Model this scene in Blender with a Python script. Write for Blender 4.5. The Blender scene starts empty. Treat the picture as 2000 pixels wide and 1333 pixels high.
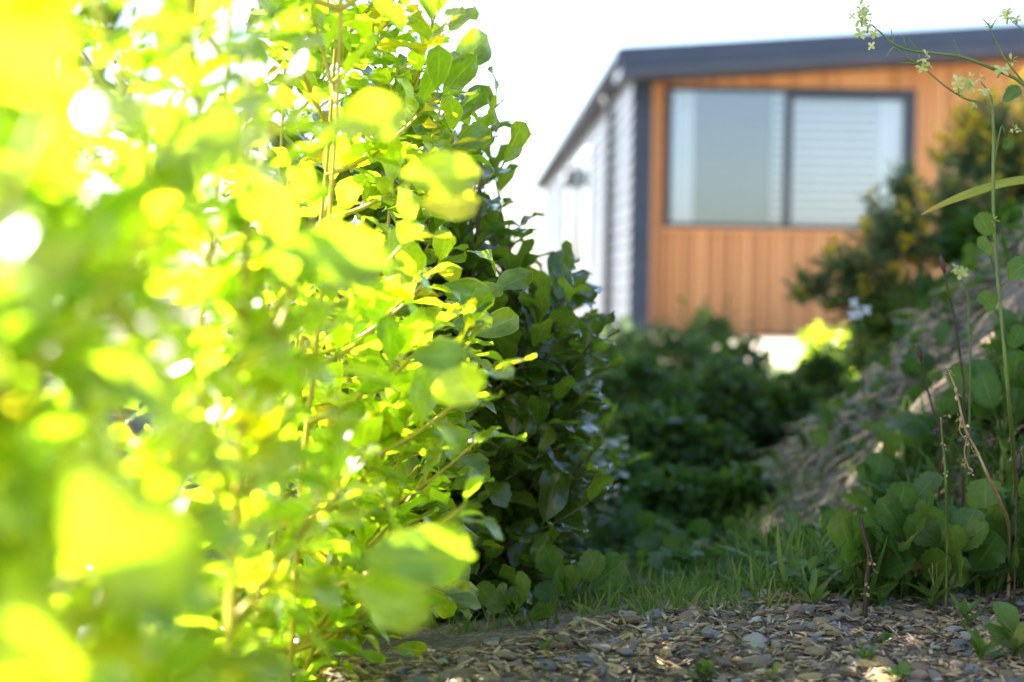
import bpy, math, random
import numpy as np
from mathutils import Vector, Matrix

random.seed(7)
RNG = np.random.default_rng(7)
scene = bpy.context.scene
COL = scene.collection
rad = math.radians

# ------------------------------------------------------------------ camera
FPX = 2778.0                       # focal length in pixels of the 2000 px wide picture
PITCH, ROLL, CAMZ = 2.2, 0.8, 0.42
cam_data = bpy.data.cameras.new('camera')
cam = bpy.data.objects.new('camera', cam_data)
COL.objects.link(cam)
cam_data.lens = 50.0
cam_data.sensor_width = 36.0
cam_data.clip_start = 0.02
cam_data.clip_end = 2000.0
CAMM = (Matrix.Translation((0, 0, CAMZ)) @ Matrix.Rotation(rad(90 - PITCH), 4, 'X') @ Matrix.Rotation(rad(ROLL), 4, 'Z'))
cam.matrix_world = CAMM
cam_data.dof.use_dof = True
cam_data.dof.focus_distance = 1.76
cam_data.dof.aperture_fstop = 2.8
scene.camera = cam

# ------------------------------------------------------------------ light
SUN_AZ, SUN_EL = -69.0, 39.0       # degrees from +Y towards +X, and above the horizon
world = bpy.data.worlds.new('World')
scene.world = world
world.use_nodes = True
wn = world.node_tree
sky = wn.nodes.new('ShaderNodeTexSky')
sky.sky_type = 'NISHITA'
sky.sun_disc = False
sky.sun_elevation = rad(SUN_EL)
sky.sun_rotation = rad(SUN_AZ)
sky.air_density = 1.0
sky.dust_density = 1.6
bg = wn.nodes['Background']
bg.inputs['Strength'].default_value = 0.09
wn.links.new(sky.outputs[0], bg.inputs['Color'])
sun_d = bpy.data.lights.new('sun', 'SUN')
sun_d.energy = 5.0
sun_d.angle = rad(0.5)
sun_d.color = (1.0, 0.93, 0.80)
sun = bpy.data.objects.new('sun', sun_d)
COL.objects.link(sun)
SDIR = Vector((math.sin(rad(SUN_AZ)) * math.cos(rad(SUN_EL)), math.cos(rad(SUN_AZ)) * math.cos(rad(SUN_EL)), math.sin(rad(SUN_EL))))
sun.rotation_euler = SDIR.to_track_quat('Z', 'Y').to_euler()
sun.location = (-6, 3, 8)
scene.view_settings.view_transform = 'Standard'
scene.view_settings.look = 'None'
scene.view_settings.gamma = 1.0
scene.view_settings.use_curve_mapping = False
scene.view_settings.exposure = 2.6
scene.cycles.max_bounces = 12
scene.cycles.transmission_bounces = 10
scene.cycles.transparent_max_bounces = 16
scene.cycles.sample_clamp_indirect = 6.0

# ------------------------------------------------------------------ helpers
def P(px, py, d):
    """pixel of the 2000x1333 photograph at depth d (metres along the optical axis) -> world point"""
    v = Vector(((px - 1000.0) / FPX * d, -(py - 666.5) / FPX * d, -d))
    return CAMM @ v

CINV = CAMM.inverted()
def to_px(p):
    c = CINV @ Vector(p)
    d = -c.z
    if d <= 0.01:
        return (1e6, 1e6, d)
    return (1000 + c.x / d * FPX, 666.5 - c.y / d * FPX, d)

def hsh(x, y, s):
    v = np.sin(x * 12.9898 + y * 78.233 + s * 37.719) * 43758.5453
    return v - np.floor(v)

def vnoise(x, y, s=0.0):
    x = np.asarray(x, float); y = np.asarray(y, float)
    xi, yi = np.floor(x), np.floor(y)
    fx, fy = x - xi, y - yi
    fx = fx * fx * (3 - 2 * fx); fy = fy * fy * (3 - 2 * fy)
    a, b = hsh(xi, yi, s), hsh(xi + 1, yi, s)
    c, d = hsh(xi, yi + 1, s), hsh(xi + 1, yi + 1, s)
    return (a * (1 - fx) + b * fx) * (1 - fy) + (c * (1 - fx) + d * fx) * fy - 0.5

def sstep(a, b, x):
    t = np.clip((np.asarray(x, float) - a) / (b - a), 0, 1)
    return t * t * (3 - 2 * t)

def crest(x):
    return np.clip(1.58 + 0.64 * np.asarray(x, float), 1.40, 1.92)

BX_Y = [0.0, 1.75, 1.95, 2.4, 3.0, 3.4, 4.0, 5.0, 8.0, 12.0, 400.0]
BX_X = [1.0, 0.95, 0.66, 0.48, 0.36, 0.42, 0.68, 0.95, 2.6, 6.5, 60.0]
def zg(x, y):
    x = np.asarray(x, float); y = np.asarray(y, float)
    cr = crest(x)
    base = -0.17 * sstep(0.0, 1.15, y - cr) + 0.19 * sstep(6.0, 11.0, y)
    base = base + 0.02 * x * (1 - sstep(2.0, 4.0, y))
    x0 = np.interp(y, BX_Y, BX_X)
    t = x - x0
    up = 1.05 * np.where(t > 0.12, t - 0.06, np.where(t > 0, t * t / 0.24, 0.0))
    up = np.minimum(up, 1.0) * (1 - sstep(9, 13, y))
    rough = 0.045 * vnoise(x * 6, y * 6, 1) + 0.026 * vnoise(x * 17, y * 17, 2) + 0.008 * vnoise(x * 40, y * 40, 3)
    far = 1 - sstep(8, 14, np.hypot(x, y))
    return base + up + rough * far * np.where(up > 0.02, 1.6, 0.55)

def zgs(x, y):
    return float(zg(x, y))

def G(px, py):
    """where the pixel's ray meets the ground"""
    d = 0.6
    while d < 40:
        p = P(px, py, d)
        if p.z < zgs(p.x, p.y):
            return Vector((p.x, p.y, zgs(p.x, p.y)))
        d += 0.01 if d < 4 else 0.05
    return P(px, py, 40)

def mesh_np(name, V, F, uv=None, smooth=True):
    """V (n,3); F: list of index arrays, each (m,k); uv (n,2)"""
    V = np.asarray(V, dtype=np.float32).reshape(-1, 3)
    F = [np.asarray(f, dtype=np.int32) for f in F if len(f)]
    me = bpy.data.meshes.new(name)
    me.vertices.add(len(V))
    me.vertices.foreach_set('co', V.ravel())
    loops = np.concatenate([f.ravel() for f in F])
    tot = np.concatenate([np.full(len(f), f.shape[1], np.int32) for f in F])
    start = np.concatenate([[0], np.cumsum(tot)[:-1]]).astype(np.int32)
    me.loops.add(len(loops))
    me.loops.foreach_set('vertex_index', loops)
    me.polygons.add(len(tot))
    me.polygons.foreach_set('loop_start', start)
    me.polygons.foreach_set('loop_total', tot)
    me.polygons.foreach_set('use_smooth', np.full(len(tot), smooth))
    if uv is not None:
        l = me.uv_layers.new(name='UVMap')
        l.data.foreach_set('uv', np.asarray(uv, dtype=np.float32)[loops].ravel())
    me.update(calc_edges=True)
    return me

def link(name, me, mat=None, parent=None, matrix=None):
    o = bpy.data.objects.new(name, me)
    COL.objects.link(o)
    if mat is not None and me is not None and len(me.materials) == 0:
        me.materials.append(mat)
    if parent is not None:
        o.parent = parent
    if matrix is not None:
        o.matrix_basis = matrix
    return o

def tag(o, label=None, cat=None, group=None, kind=None):
    if label: o['label'] = label
    if cat: o['category'] = cat
    if group: o['group'] = group
    if kind: o['kind'] = kind
    return o

def empty(name, loc, label, cat, group=None, rz=0.0):
    o = bpy.data.objects.new(name, None)
    COL.objects.link(o)
    o.location = loc
    o.rotation_euler = (0, 0, rz)
    o.empty_display_size = 0.05
    return tag(o, label, cat, group)

class MB:
    """collects pieces and builds ONE mesh object"""
    def __init__(s):
        s.V, s.F, s.UV, s.n = [], {}, [], 0
    def add(s, V, F, uv=None):
        V = np.asarray(V, float).reshape(-1, 3)
        if uv is None: uv = np.full((len(V), 2), 0.5)
        for f in (F if isinstance(F, list) else [F]):
            f = np.asarray(f, int)
            if len(f): s.F.setdefault(f.shape[1], []).append(f + s.n)
        s.V.append(V); s.UV.append(np.asarray(uv, float)); s.n += len(V)
    def box(s, x0, x1, y0, y1, z0, z1):
        V = [(x, y, z) for z in (z0, z1) for y in (y0, y1) for x in (x0, x1)]
        s.add(V, np.array([[0, 2, 3, 1], [4, 5, 7, 6], [0, 1, 5, 4], [2, 6, 7, 3], [0, 4, 6, 2], [1, 3, 7, 5]]))
    def tube(s, pts, r, sides=6):
        V, F = tube(pts, r, sides)
        s.add(V, F)
    def mesh(s, name, smooth=True):
        return mesh_np(name, np.concatenate(s.V), [np.concatenate(f) for f in s.F.values()], np.concatenate(s.UV), smooth)
    def build(s, name, mat, parent=None, smooth=True, matrix=None, offset=None):
        if offset is not None:
            s.V = [v - np.asarray(offset) for v in s.V]
        return link(name, s.mesh(name, smooth), mat, parent, matrix)

def tube(pts, r, sides=6):
    pts = [Vector(p) for p in pts]
    n = len(pts)
    rr = r if hasattr(r, '__len__') else [r] * n
    V = []
    a = None
    for i, p in enumerate(pts):
        t = (pts[min(i + 1, n - 1)] - pts[max(i - 1, 0)])
        t = t.normalized() if t.length > 1e-9 else Vector((0, 0, 1))
        if a is None:
            a = t.orthogonal().normalized()
        a = (a - t * a.dot(t)).normalized()
        b = t.cross(a)
        for k in range(sides):
            g = 2 * math.pi * k / sides
            V.append(p + (a * math.cos(g) + b * math.sin(g)) * rr[i])
    Q = []
    for i in range(n - 1):
        for k in range(sides):
            k2 = (k + 1) % sides
            Q.append((i * sides + k, i * sides + k2, (i + 1) * sides + k2, (i + 1) * sides + k))
    V += [pts[0], pts[-1]]
    T = []
    for k in range(sides):
        k2 = (k + 1) % sides
        T.append((n * sides, k2, k)); T.append((n * sides + 1, (n - 1) * sides + k, (n - 1) * sides + k2))
    return np.array([tuple(v) for v in V]), [np.array(Q), np.array(T)]

def bez(p0, p1, p2, n=7):
    return [(p0 * (1 - t) ** 2 + p1 * (2 * t * (1 - t)) + p2 * t * t) for t in [i / (n - 1) for i in range(n)]]

def smooth_path(pts, k=4):
    """Catmull-Rom through the points"""
    pts = [Vector(p) for p in pts]
    out = []
    for i in range(len(pts) - 1):
        a, b, c, d = pts[max(i - 1, 0)], pts[i], pts[i + 1], pts[min(i + 2, len(pts) - 1)]
        for j in range(k):
            t = j / k
            out.append(0.5 * ((2 * b) + (c - a) * t + (2 * a - 5 * b + 4 * c - d) * t * t + (3 * b - a - 3 * c + d) * t ** 3))
    out.append(pts[-1])
    return out

# ------------------------------------------------------------------ materials
def nodes(name):
    m = bpy.data.materials.new(name)
    m.use_nodes = True
    nt = m.node_tree
    return m, nt, nt.nodes['Principled BSDF'], nt.nodes['Material Output']

def N(nt, t, **kw):
    n = nt.nodes.new(t)
    for k, v in kw.items():
        setattr(n, k, v)
    return n

def ramp(nt, fac, stops):
    r = N(nt, 'ShaderNodeValToRGB')
    el = r.color_ramp.elements
    while len(el) < len(stops): el.new(0.5)
    for e, (p, c) in zip(el, stops):
        e.position = p; e.color = (*c, 1)
    nt.links.new(fac, r.inputs[0])
    return r.outputs[0]

def math_node(nt, op, a, b=None):
    n = N(nt, 'ShaderNodeMath', operation=op)
    for i, v in enumerate((a, b)):
        if v is None: continue
        if isinstance(v, (int, float)): n.inputs[i].default_value = v
        else: nt.links.new(v, n.inputs[i])
    return n.outputs[0]

def mixc(nt, fac, a, b, mode='MIX'):
    n = N(nt, 'ShaderNodeMix', data_type='RGBA', blend_type=mode)
    for sock, v in ((n.inputs[0], fac), (n.inputs[6], a), (n.inputs[7], b)):
        if isinstance(v, (int, float)): sock.default_value = v
        elif isinstance(v, tuple): sock.default_value = (*v, 1)
        else: nt.links.new(v, sock)
    return n.outputs[2]

def rand_piece(nt):
    """one number per object and per loose piece of a joined mesh"""
    oi = N(nt, 'ShaderNodeObjectInfo'); ge = N(nt, 'ShaderNodeNewGeometry')
    s = math_node(nt, 'ADD', oi.outputs['Random'], ge.outputs['Random Per Island'])
    return math_node(nt, 'FRACT', s)

def leaf_material(name, stops, trans_gain, rough=0.32, spec=0.5, trans=0.5, margin=None, tint=(1.0, 1.0, 1.0), veins=True, wax=None):
    m, nt, bs, out = nodes(name)
    r = rand_piece(nt)
    base = ramp(nt, r, stops)
    tc = N(nt, 'ShaderNodeTexCoord')
    no = N(nt, 'ShaderNodeTexNoise'); no.inputs['Scale'].default_value = 7.0; no.inputs['Detail'].default_value = 3
    nt.links.new(tc.outputs['UV'], no.inputs['Vector'])
    base = mixc(nt, 0.35, base, mixc(nt, 1.0, base, ramp(nt, no.outputs[0], [(0.3, (0.5, 0.55, 0.5)), (0.7, (1.4, 1.35, 1.2))]), 'MULTIPLY'))
    sx = N(nt, 'ShaderNodeSeparateXYZ'); nt.links.new(tc.outputs['UV'], sx.inputs[0])
    off = math_node(nt, 'ABSOLUTE', math_node(nt, 'SUBTRACT', sx.outputs[0], 0.5))
    if veins:
        rib = ramp(nt, off, [(0.0, (1, 1, 1)), (0.035, (0, 0, 0))])
        wv = N(nt, 'ShaderNodeMath', operation='SINE')
        nt.links.new(math_node(nt, 'MULTIPLY', math_node(nt, 'SUBTRACT', sx.outputs[1], math_node(nt, 'MULTIPLY', off, 0.55)), 55.0), wv.inputs[0])
        vein = ramp(nt, wv.outputs[0], [(0.93, (0, 0, 0)), (1.0, (0.45, 0.45, 0.45))])
        vmask = mixc(nt, 1.0, rib, vein, 'ADD')
        base = mixc(nt, math_node(nt, 'MULTIPLY', vmask, 0.28), base, mixc(nt, 0.5, base, (0.36, 0.40, 0.10)))
    if margin:
        em = ramp(nt, off, [(0.455, (0, 0, 0)), (0.49, (1, 1, 1))])
        base = mixc(nt, math_node(nt, 'MULTIPLY', em, 0.8), base, margin)
    nt.links.new(base, bs.inputs['Base Color'])
    bs.inputs['Roughness'].default_value = rough
    bs.inputs['Specular IOR Level'].default_value = spec
    bump = N(nt, 'ShaderNodeBump'); bump.inputs['Strength'].default_value = 0.12; bump.inputs['Distance'].default_value = 0.01
    nt.links.new(no.outputs[0], bump.inputs['Height']); nt.links.new(bump.outputs[0], bs.inputs['Normal'])
    tr = N(nt, 'ShaderNodeBsdfTranslucent')
    tcol = mixc(nt, 1.0, base, tuple(t * trans_gain for t in tint), 'MULTIPLY')
    nt.links.new(tcol, tr.inputs['Color'])
    mx = N(nt, 'ShaderNodeMixShader'); mx.inputs[0].default_value = trans
    nt.links.new(bs.outputs[0], mx.inputs[1]); nt.links.new(tr.outputs[0], mx.inputs[2])
    res = mx.outputs[0]
    if wax:
        bs.inputs['Specular IOR Level'].default_value = 0.1
        fr = N(nt, 'ShaderNodeFresnel'); ge = N(nt, 'ShaderNodeNewGeometry')
        nt.links.new(math_node(nt, 'ADD', math_node(nt, 'MULTIPLY', ge.outputs['Backfacing'], 1 / 1.5 - 1.5), 1.5), fr.inputs['IOR'])   # same gloss on both sides of the sheet
        gl = N(nt, 'ShaderNodeBsdfGlossy'); gl.inputs['Roughness'].default_value = wax
        nt.links.new(bump.outputs[0], gl.inputs['Normal'])
        m2 = N(nt, 'ShaderNodeMixShader')
        nt.links.new(fr.outputs[0], m2.inputs[0]); nt.links.new(res, m2.inputs[1]); nt.links.new(gl.outputs[0], m2.inputs[2])
        res = m2.outputs[0]
    nt.links.new(res, out.inputs['Surface'])
    return m

def plain(name, stops, rough=0.7, scale=8.0, bump=0.0, metallic=0.0, spec=0.5, piece=0.0, stretch=None):
    """colour from object-space noise between the stops, with some change from piece to piece"""
    m, nt, bs, out = nodes(name)
    tc = N(nt, 'ShaderNodeTexCoord')
    vec = tc.outputs['Object']
    if stretch:
        mp = N(nt, 'ShaderNodeMapping'); mp.inputs['Scale'].default_value = stretch
        nt.links.new(vec, mp.inputs['Vector']); vec = mp.outputs[0]
    no = N(nt, 'ShaderNodeTexNoise'); no.inputs['Scale'].default_value = scale; no.inputs['Detail'].default_value = 6
    nt.links.new(vec, no.inputs['Vector'])
    f = no.outputs[0]
    if piece > 0:
        f = math_node(nt, 'ADD', math_node(nt, 'MULTIPLY', f, 1 - piece), math_node(nt, 'MULTIPLY', rand_piece(nt), piece))
    nt.links.new(ramp(nt, f, stops), bs.inputs['Base Color'])
    bs.inputs['Roughness'].default_value = rough
    bs.inputs['Metallic'].default_value = metallic
    bs.inputs['Specular IOR Level'].default_value = spec
    if bump:
        b = N(nt, 'ShaderNodeBump'); b.inputs['Strength'].default_value = bump; b.inputs['Distance'].default_value = 0.02
        nt.links.new(no.outputs[0], b.inputs['Height']); nt.links.new(b.outputs[0], bs.inputs['Normal'])
    return m

M = {}
M['hedge'] = leaf_material('hedge_leaf', [(0.0, (0.045, 0.085, 0.012)), (0.5, (0.08, 0.13, 0.012)), (0.93, (0.12, 0.165, 0.014)), (0.97, (0.19, 0.16, 0.02))], 5.8, 0.3, 0.5, 0.76, (0.17, 0.20, 0.04), (1.1, 1.0, 0.25), wax=0.2)  # sunlit copy: translucency boosted so the leaves glow as if backlit
M['hedge_shaded'] = leaf_material('hedge_leaf_shaded', [(0.0, (0.045, 0.085, 0.012)), (0.6, (0.075, 0.125, 0.014)), (1.0, (0.115, 0.155, 0.016))], 4.2, 0.3, 0.5, 0.5, (0.12, 0.15, 0.04), (1.05, 1.0, 0.45), wax=0.2)  # shaded copy of the hedge leaf, shade put into duller colour and translucency
M['stem_yellow'] = plain('stem_yellow', [(0.3, (0.36, 0.27, 0.02)), (0.7, (0.46, 0.38, 0.035))], 0.5, 30)
M['stem_brown'] = plain('stem_brown', [(0.3, (0.06, 0.045, 0.022)), (0.7, (0.14, 0.09, 0.04))], 0.7, 40, 0.3)
M['under'] = leaf_material('undergrowth_leaf', [(0.0, (0.026, 0.062, 0.009)), (0.6, (0.048, 0.11, 0.012)), (1.0, (0.095, 0.15, 0.014))], 2.6, 0.45, 0.4, 0.4)
M['gorse'] = leaf_material('gorse_needle', [(0.0, (0.065, 0.10, 0.042)), (1.0, (0.15, 0.20, 0.07))], 2.4, 0.5, 0.3, 0.45, veins=False)
M['yellow_flower'] = leaf_material('yellow_petal', [(0.0, (0.62, 0.43, 0.01)), (1.0, (0.78, 0.60, 0.03))], 1.1, 0.6, 0.2, 0.4, veins=False)
M['pale_flower'] = leaf_material('pale_petal', [(0.0, (0.52, 0.56, 0.16)), (1.0, (0.72, 0.74, 0.32))], 1.0, 0.6, 0.2, 0.4, veins=False)
M['white_flower'] = leaf_material('white_petal', [(0.0, (0.6, 0.62, 0.66)), (1.0, (0.8, 0.8, 0.8))], 1.0, 0.6, 0.2, 0.4, veins=False)
M['purple_flower'] = leaf_material('purple_petal', [(0.0, (0.16, 0.03, 0.15)), (1.0, (0.28, 0.06, 0.22))], 1.0, 0.6, 0.2, 0.4, veins=False)
M['weed'] = leaf_material('weed_leaf', [(0.0, (0.036, 0.09, 0.012)), (0.55, (0.06, 0.122, 0.015)), (1.0, (0.10, 0.155, 0.018))], 2.7, 0.45, 0.45, 0.42)
M['weed_old'] = leaf_material('old_weed_leaf', [(0.0, (0.15, 0.12, 0.02)), (1.0, (0.22, 0.14, 0.03))], 1.6, 0.5, 0.3, 0.4)
M['weed_stem'] = plain('weed_stem', [(0.3, (0.09, 0.15, 0.03)), (0.7, (0.14, 0.19, 0.04))], 0.5, 40)
M['grass'] = leaf_material('grass_blade', [(0.0, (0.06, 0.12, 0.02)), (0.7, (0.11, 0.18, 0.028)), (1.0, (0.20, 0.20, 0.06))], 2.4, 0.45, 0.4, 0.4, veins=False)
M['dry'] = plain('dry_stalk', [(0.3, (0.30, 0.19, 0.09)), (0.7, (0.50, 0.36, 0.20))], 0.7, 60)
M['dead'] = plain('dead_stem', [(0.3, (0.03, 0.018, 0.012)), (0.7, (0.09, 0.05, 0.035))], 0.7, 60)
M['stone'] = plain('stone', [(0.14, (0.10, 0.115, 0.15)), (0.27, (0.28, 0.195, 0.105)), (0.36, (0.085, 0.062, 0.045)), (0.46, (0.40, 0.28, 0.12)), (0.54, (0.14, 0.11, 0.085)), (0.64, (0.24, 0.15, 0.10)), (0.74, (0.15, 0.145, 0.15)), (0.9, (0.36, 0.34, 0.31))], 0.75, 45, 0.5, piece=0.75)
M['chips'] = plain('wood_chip', [(0.2, (0.05, 0.03, 0.017)), (0.42, (0.15, 0.095, 0.05)), (0.6, (0.26, 0.175, 0.10)), (0.8, (0.42, 0.32, 0.21))], 0.8, 60, 0.3, piece=0.8)
M['timber'] = plain('cedar_board', [(0.2, (0.48, 0.20, 0.070)), (0.5, (0.63, 0.285, 0.10)), (0.8, (0.76, 0.38, 0.155))], 0.5, 3.0, 0.15, piece=0.65, stretch=(14, 14, 0.7))
M['cladding'] = plain('grey_weatherboard', [(0.3, (0.034, 0.042, 0.064)), (0.7, (0.045, 0.055, 0.080))], 0.45, 3.0, 0.05, piece=0.3)
M['fascia'] = plain('dark_metal_trim', [(0.3, (0.028, 0.042, 0.080)), (0.7, (0.035, 0.051, 0.094))], 0.4, 4.0)
M['soffit'] = plain('soffit_grey', [(0.3, (0.055, 0.075, 0.115)), (0.7, (0.065, 0.085, 0.13))], 0.6, 4.0)
M['frame'] = plain('window_frame_metal', [(0.3, (0.022, 0.03, 0.05)), (0.7, (0.03, 0.038, 0.06))], 0.35, 4.0)
M['frame_silver'] = plain('sash_grey', [(0.3, (0.30, 0.34, 0.38)), (0.7, (0.36, 0.40, 0.44))], 0.4, 4.0)
M['blind'] = plain('blind_slat', [(0.3, (0.72, 0.72, 0.71)), (0.7, (0.78, 0.77, 0.75))], 0.5, 4.0)
M['curtain'] = plain('curtain_cloth', [(0.3, (0.74, 0.78, 0.82)), (0.7, (0.82, 0.85, 0.87))], 0.9, 10.0)
M['interior'] = plain('room_wall', [(0.3, (0.24, 0.31, 0.38)), (0.7, (0.30, 0.37, 0.43))], 0.9, 1.0)
M['concrete'] = plain('concrete', [(0.3, (0.42, 0.36, 0.28)), (0.7, (0.52, 0.46, 0.38))], 0.85, 6.0, 0.2)
M['roof'] = plain('roof_sheet', [(0.3, (0.05, 0.06, 0.085)), (0.7, (0.06, 0.07, 0.10))], 0.4, 2.0)

def glass_material(name, refl, rough=0.02, tint=(0.80, 0.90, 1.0)):
    m, nt, bs, out = nodes(name)
    t = N(nt, 'ShaderNodeBsdfTransparent'); t.inputs[0].default_value = (*tint, 1)
    g = N(nt, 'ShaderNodeBsdfGlossy'); g.inputs['Roughness'].default_value = rough
    g.inputs['Color'].default_value = (0.95, 0.97, 1.0, 1)
    lw = N(nt, 'ShaderNodeFresnel'); lw.inputs['IOR'].default_value = 1.5
    f = math_node(nt, 'ADD', lw.outputs[0], refl)
    mx = N(nt, 'ShaderNodeMixShader')
    nt.links.new(f, mx.inputs[0]); nt.links.new(t.outputs[0], mx.inputs[1]); nt.links.new(g.outputs[0], mx.inputs[2])
    nt.links.new(mx.outputs[0], out.inputs['Surface'])
    return m
M['glass'] = glass_material('window_glass', 0.07, tint=(0.91, 0.93, 0.95))

def ground_material():
    m, nt, bs, out = nodes('soil')
    ge = N(nt, 'ShaderNodeNewGeometry')
    n1 = N(nt, 'ShaderNodeTexNoise'); n1.inputs['Scale'].default_value = 9; n1.inputs['Detail'].default_value = 8; n1.inputs['Roughness'].default_value = 0.7
    n2 = N(nt, 'ShaderNodeTexNoise'); n2.inputs['Scale'].default_value = 120; n2.inputs['Detail'].default_value = 5
    n3 = N(nt, 'ShaderNodeTexVoronoi'); n3.inputs['Scale'].default_value = 75
    for n in (n1, n2, n3): nt.links.new(ge.outputs['Position'], n.inputs['Vector'])
    c = ramp(nt, n1.outputs[0], [(0.3, (0.10, 0.08, 0.054)), (0.5, (0.175, 0.145, 0.106)), (0.7, (0.26, 0.225, 0.172))])
    c = mixc(nt, 0.6, c, ramp(nt, n2.outputs[0], [(0.35, (0.3, 0.28, 0.26)), (0.65, (1.5, 1.45, 1.4))]), 'MULTIPLY')
    nt.links.new(c, bs.inputs['Base Color'])
    bs.inputs['Roughness'].default_value = 0.95
    b = N(nt, 'ShaderNodeBump'); b.inputs['Strength'].default_value = 0.9; b.inputs['Distance'].default_value = 0.012
    h = math_node(nt, 'ADD', n2.outputs[0], math_node(nt, 'MULTIPLY', n3.outputs['Distance'], 0.6))
    nt.links.new(h, b.inputs['Height']); nt.links.new(b.outputs[0], bs.inputs['Normal'])
    return m
M['soil'] = ground_material()

# ------------------------------------------------------------------ ground
def axis_coords(lo, hi, fine, far, step):
    a = list(np.arange(lo, hi, step))
    s, v, left = step, lo, []
    while v > -far:
        s *= 1.22; v -= s; left.append(v)
    s, v, right = step, a[-1], []
    while v < far:
        s *= 1.22; v += s; right.append(v)
    return np.array(left[::-1] + a + right)

gx = axis_coords(-0.7, 2.3, 0, 900, 0.022)
gy = axis_coords(0.9, 5.0, 0, 900, 0.022)
XX, YY = np.meshgrid(gx, gy)
ZZ = zg(XX, YY)
nx, ny = len(gx), len(gy)
idx = np.arange(nx * ny).reshape(ny, nx)
quads = np.stack([idx[:-1, :-1], idx[:-1, 1:], idx[1:, 1:], idx[1:, :-1]], -1).reshape(-1, 4)
ground = link('ground', mesh_np('ground', np.stack([XX, YY, ZZ], -1).reshape(-1, 3), [quads]), M['soil'])
tag(ground, 'bare brown soil with gravel in front and a dirt bank rising on the right', None, None, 'structure')

# ------------------------------------------------------------------ house (local frame: corner of side and front wall at the origin)
HOUSE = empty('house', (1.055, 12.6, 0.0), 'single storey house with grey weatherboard side and orange timber front under dark flat roof', 'house', None, rad(1.73))
LEN, WID, WB, WT = 16.0, 7.5, 0.03, 2.33
SLOPE = math.tan(rad(4.4))
def roofz(x): return 2.43 + (x + 0.18) * SLOPE

pitch = 0.128
nrow = int((WT - WB) / pitch)
side_wins = [(4.15, 6.3), (6.9, 9.1)]
WZ0, WZ1 = 0.66, 2.10
board_mesh = {}
def weatherboard(y0, y1, z0, face):
    """one lapped board, thick at the foot, thin at the head"""
    L = round(y1 - y0, 3)
    key = (L, face)
    if key not in board_mesh:
        b = MB()
        if face == 'side':
            V = [(-0.032, 0, 0), (0, 0, 0), (0, 0, pitch + .012), (-0.010, 0, pitch + .012), (-0.032, L, 0), (0, L, 0), (0, L, pitch + .012), (-0.010, L, pitch + .012)]
        else:
            V = [(0, -0.032, 0), (0, 0, 0), (0, 0, pitch + .012), (0, -0.010, pitch + .012), (L, -0.032, 0), (L, 0, 0), (L, 0, pitch + .012), (L, -0.010, pitch + .012)]
        F = np.array([[0, 3, 2, 1], [4, 5, 6, 7], [0, 4, 7, 3], [1, 2, 6, 5], [0, 1, 5, 4], [3, 7, 6, 2]])
        if face != 'side': F = F[:, ::-1]
        b.add(V, F)
        board_mesh[key] = b.mesh('weatherboard', False)
    loc = (0.0, y0, z0) if face == 'side' else (y0, 0.0, z0)
    link('weatherboard', board_mesh[key], M['cladding'], HOUSE, Matrix.Translation(loc))

core = MB(); core.box(0.004, 0.1, 0.012, LEN, -0.25, 2.36)
core_front = MB(); core_front.box(0.101, 0.15, 0.002, 0.2, -0.25, 2.36)
side_wall = core.build('wall', M['cladding'], HOUSE, False)
core_front.build('corner_pier', M['cladding'], HOUSE, False)
for r in range(nrow):
    z0 = WB + r * pitch
    if WZ0 - pitch * 0.5 < z0 < WZ1 - pitch * 0.5:
        edges = [0.0] + [v for w in side_wins for v in w] + [LEN]
        for a, b_ in zip(edges[0::2], edges[1::2]): weatherboard(a, b_, z0, 'side')
    else:
        weatherboard(0.0, LEN, z0, 'side')
    weatherboard(0.0, 0.15, z0, 'front')

for (a, b_) in side_wins:
    f = MB()
    for (u0, u1, v0, v1) in ((a, a + .06, WZ0, WZ1), (b_ - .06, b_, WZ0, WZ1), (a + .06, b_ - .06, WZ0, WZ0 + .06), (a + .06, b_ - .06, WZ1 - .06, WZ1)):
        f.box(-0.05, 0.02, u0, u1, v0, v1)
    fr = f.build('window', M['frame_silver'], HOUSE, False)
    g = MB(); g.box(-0.02, -0.012, a + .06, b_ - .06, WZ0 + .06, WZ1 - .06)
    g.build('pane', M['glass'], fr, False)
    c = MB(); c.box(-0.008, 0.0, a + .061, b_ - .061, WZ0 + .061, WZ1 - .061)
    c.build('blind', M['curtain'], fr, False)  # pale sheet behind the glass, standing in for its bright sky reflection

dp = MB(); dp.tube([(-0.075, 1.5, -0.1), (-0.075, 1.5, 2.1), (-0.075, 1.5, 2.2), (-0.14, 1.5, 2.3)], 0.04, 8)
dp.build('downpipe', M['cladding'], HOUSE)
wl = MB(); wl.box(-0.16, -0.034, 6.52, 6.68, 1.75, 2.0)
wl.build('wall_lamp', M['frame'], HOUSE, False)

# timber front: boards in three runs round the window
TY = 0.10                          # plane of the board faces
WX0, WX1, FZ0, FZ1 = 0.305, 2.525, 0.965, 2.215
TIM0, TIM1 = 0.152, 5.2
bw = 0.066
def timber(x0, x1, z0, z1l, z1r, jog):
    b = MB(); g = 0.0045; h = 0.0
    x1 = x1 - g
    c = 0.006
    V = [(x0, TY + jog + c, z0), (x0 + c, TY + jog, z0), (x1 - c, TY + jog, z0), (x1, TY + jog + c, z0), (x1, TY + .03, z0), (x0, TY + .03, z0)]
    V += [(p[0], p[1], z1l + (z1r - z1l) * (p[0] - x0) / (x1 - x0)) for p in V]
    F4 = np.array([[0, 1, 7, 6], [1, 2, 8, 7], [2, 3, 9, 8], [3, 4, 10, 9], [4, 5, 11, 10], [5, 0, 6, 11]])
    F6 = np.array([[5, 4, 3, 2, 1, 0], [6, 7, 8, 9, 10, 11]])
    b.add(V, [F4, F6])
    b.build('board', M['timber'], HOUSE, False)
x = TIM0
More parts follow.
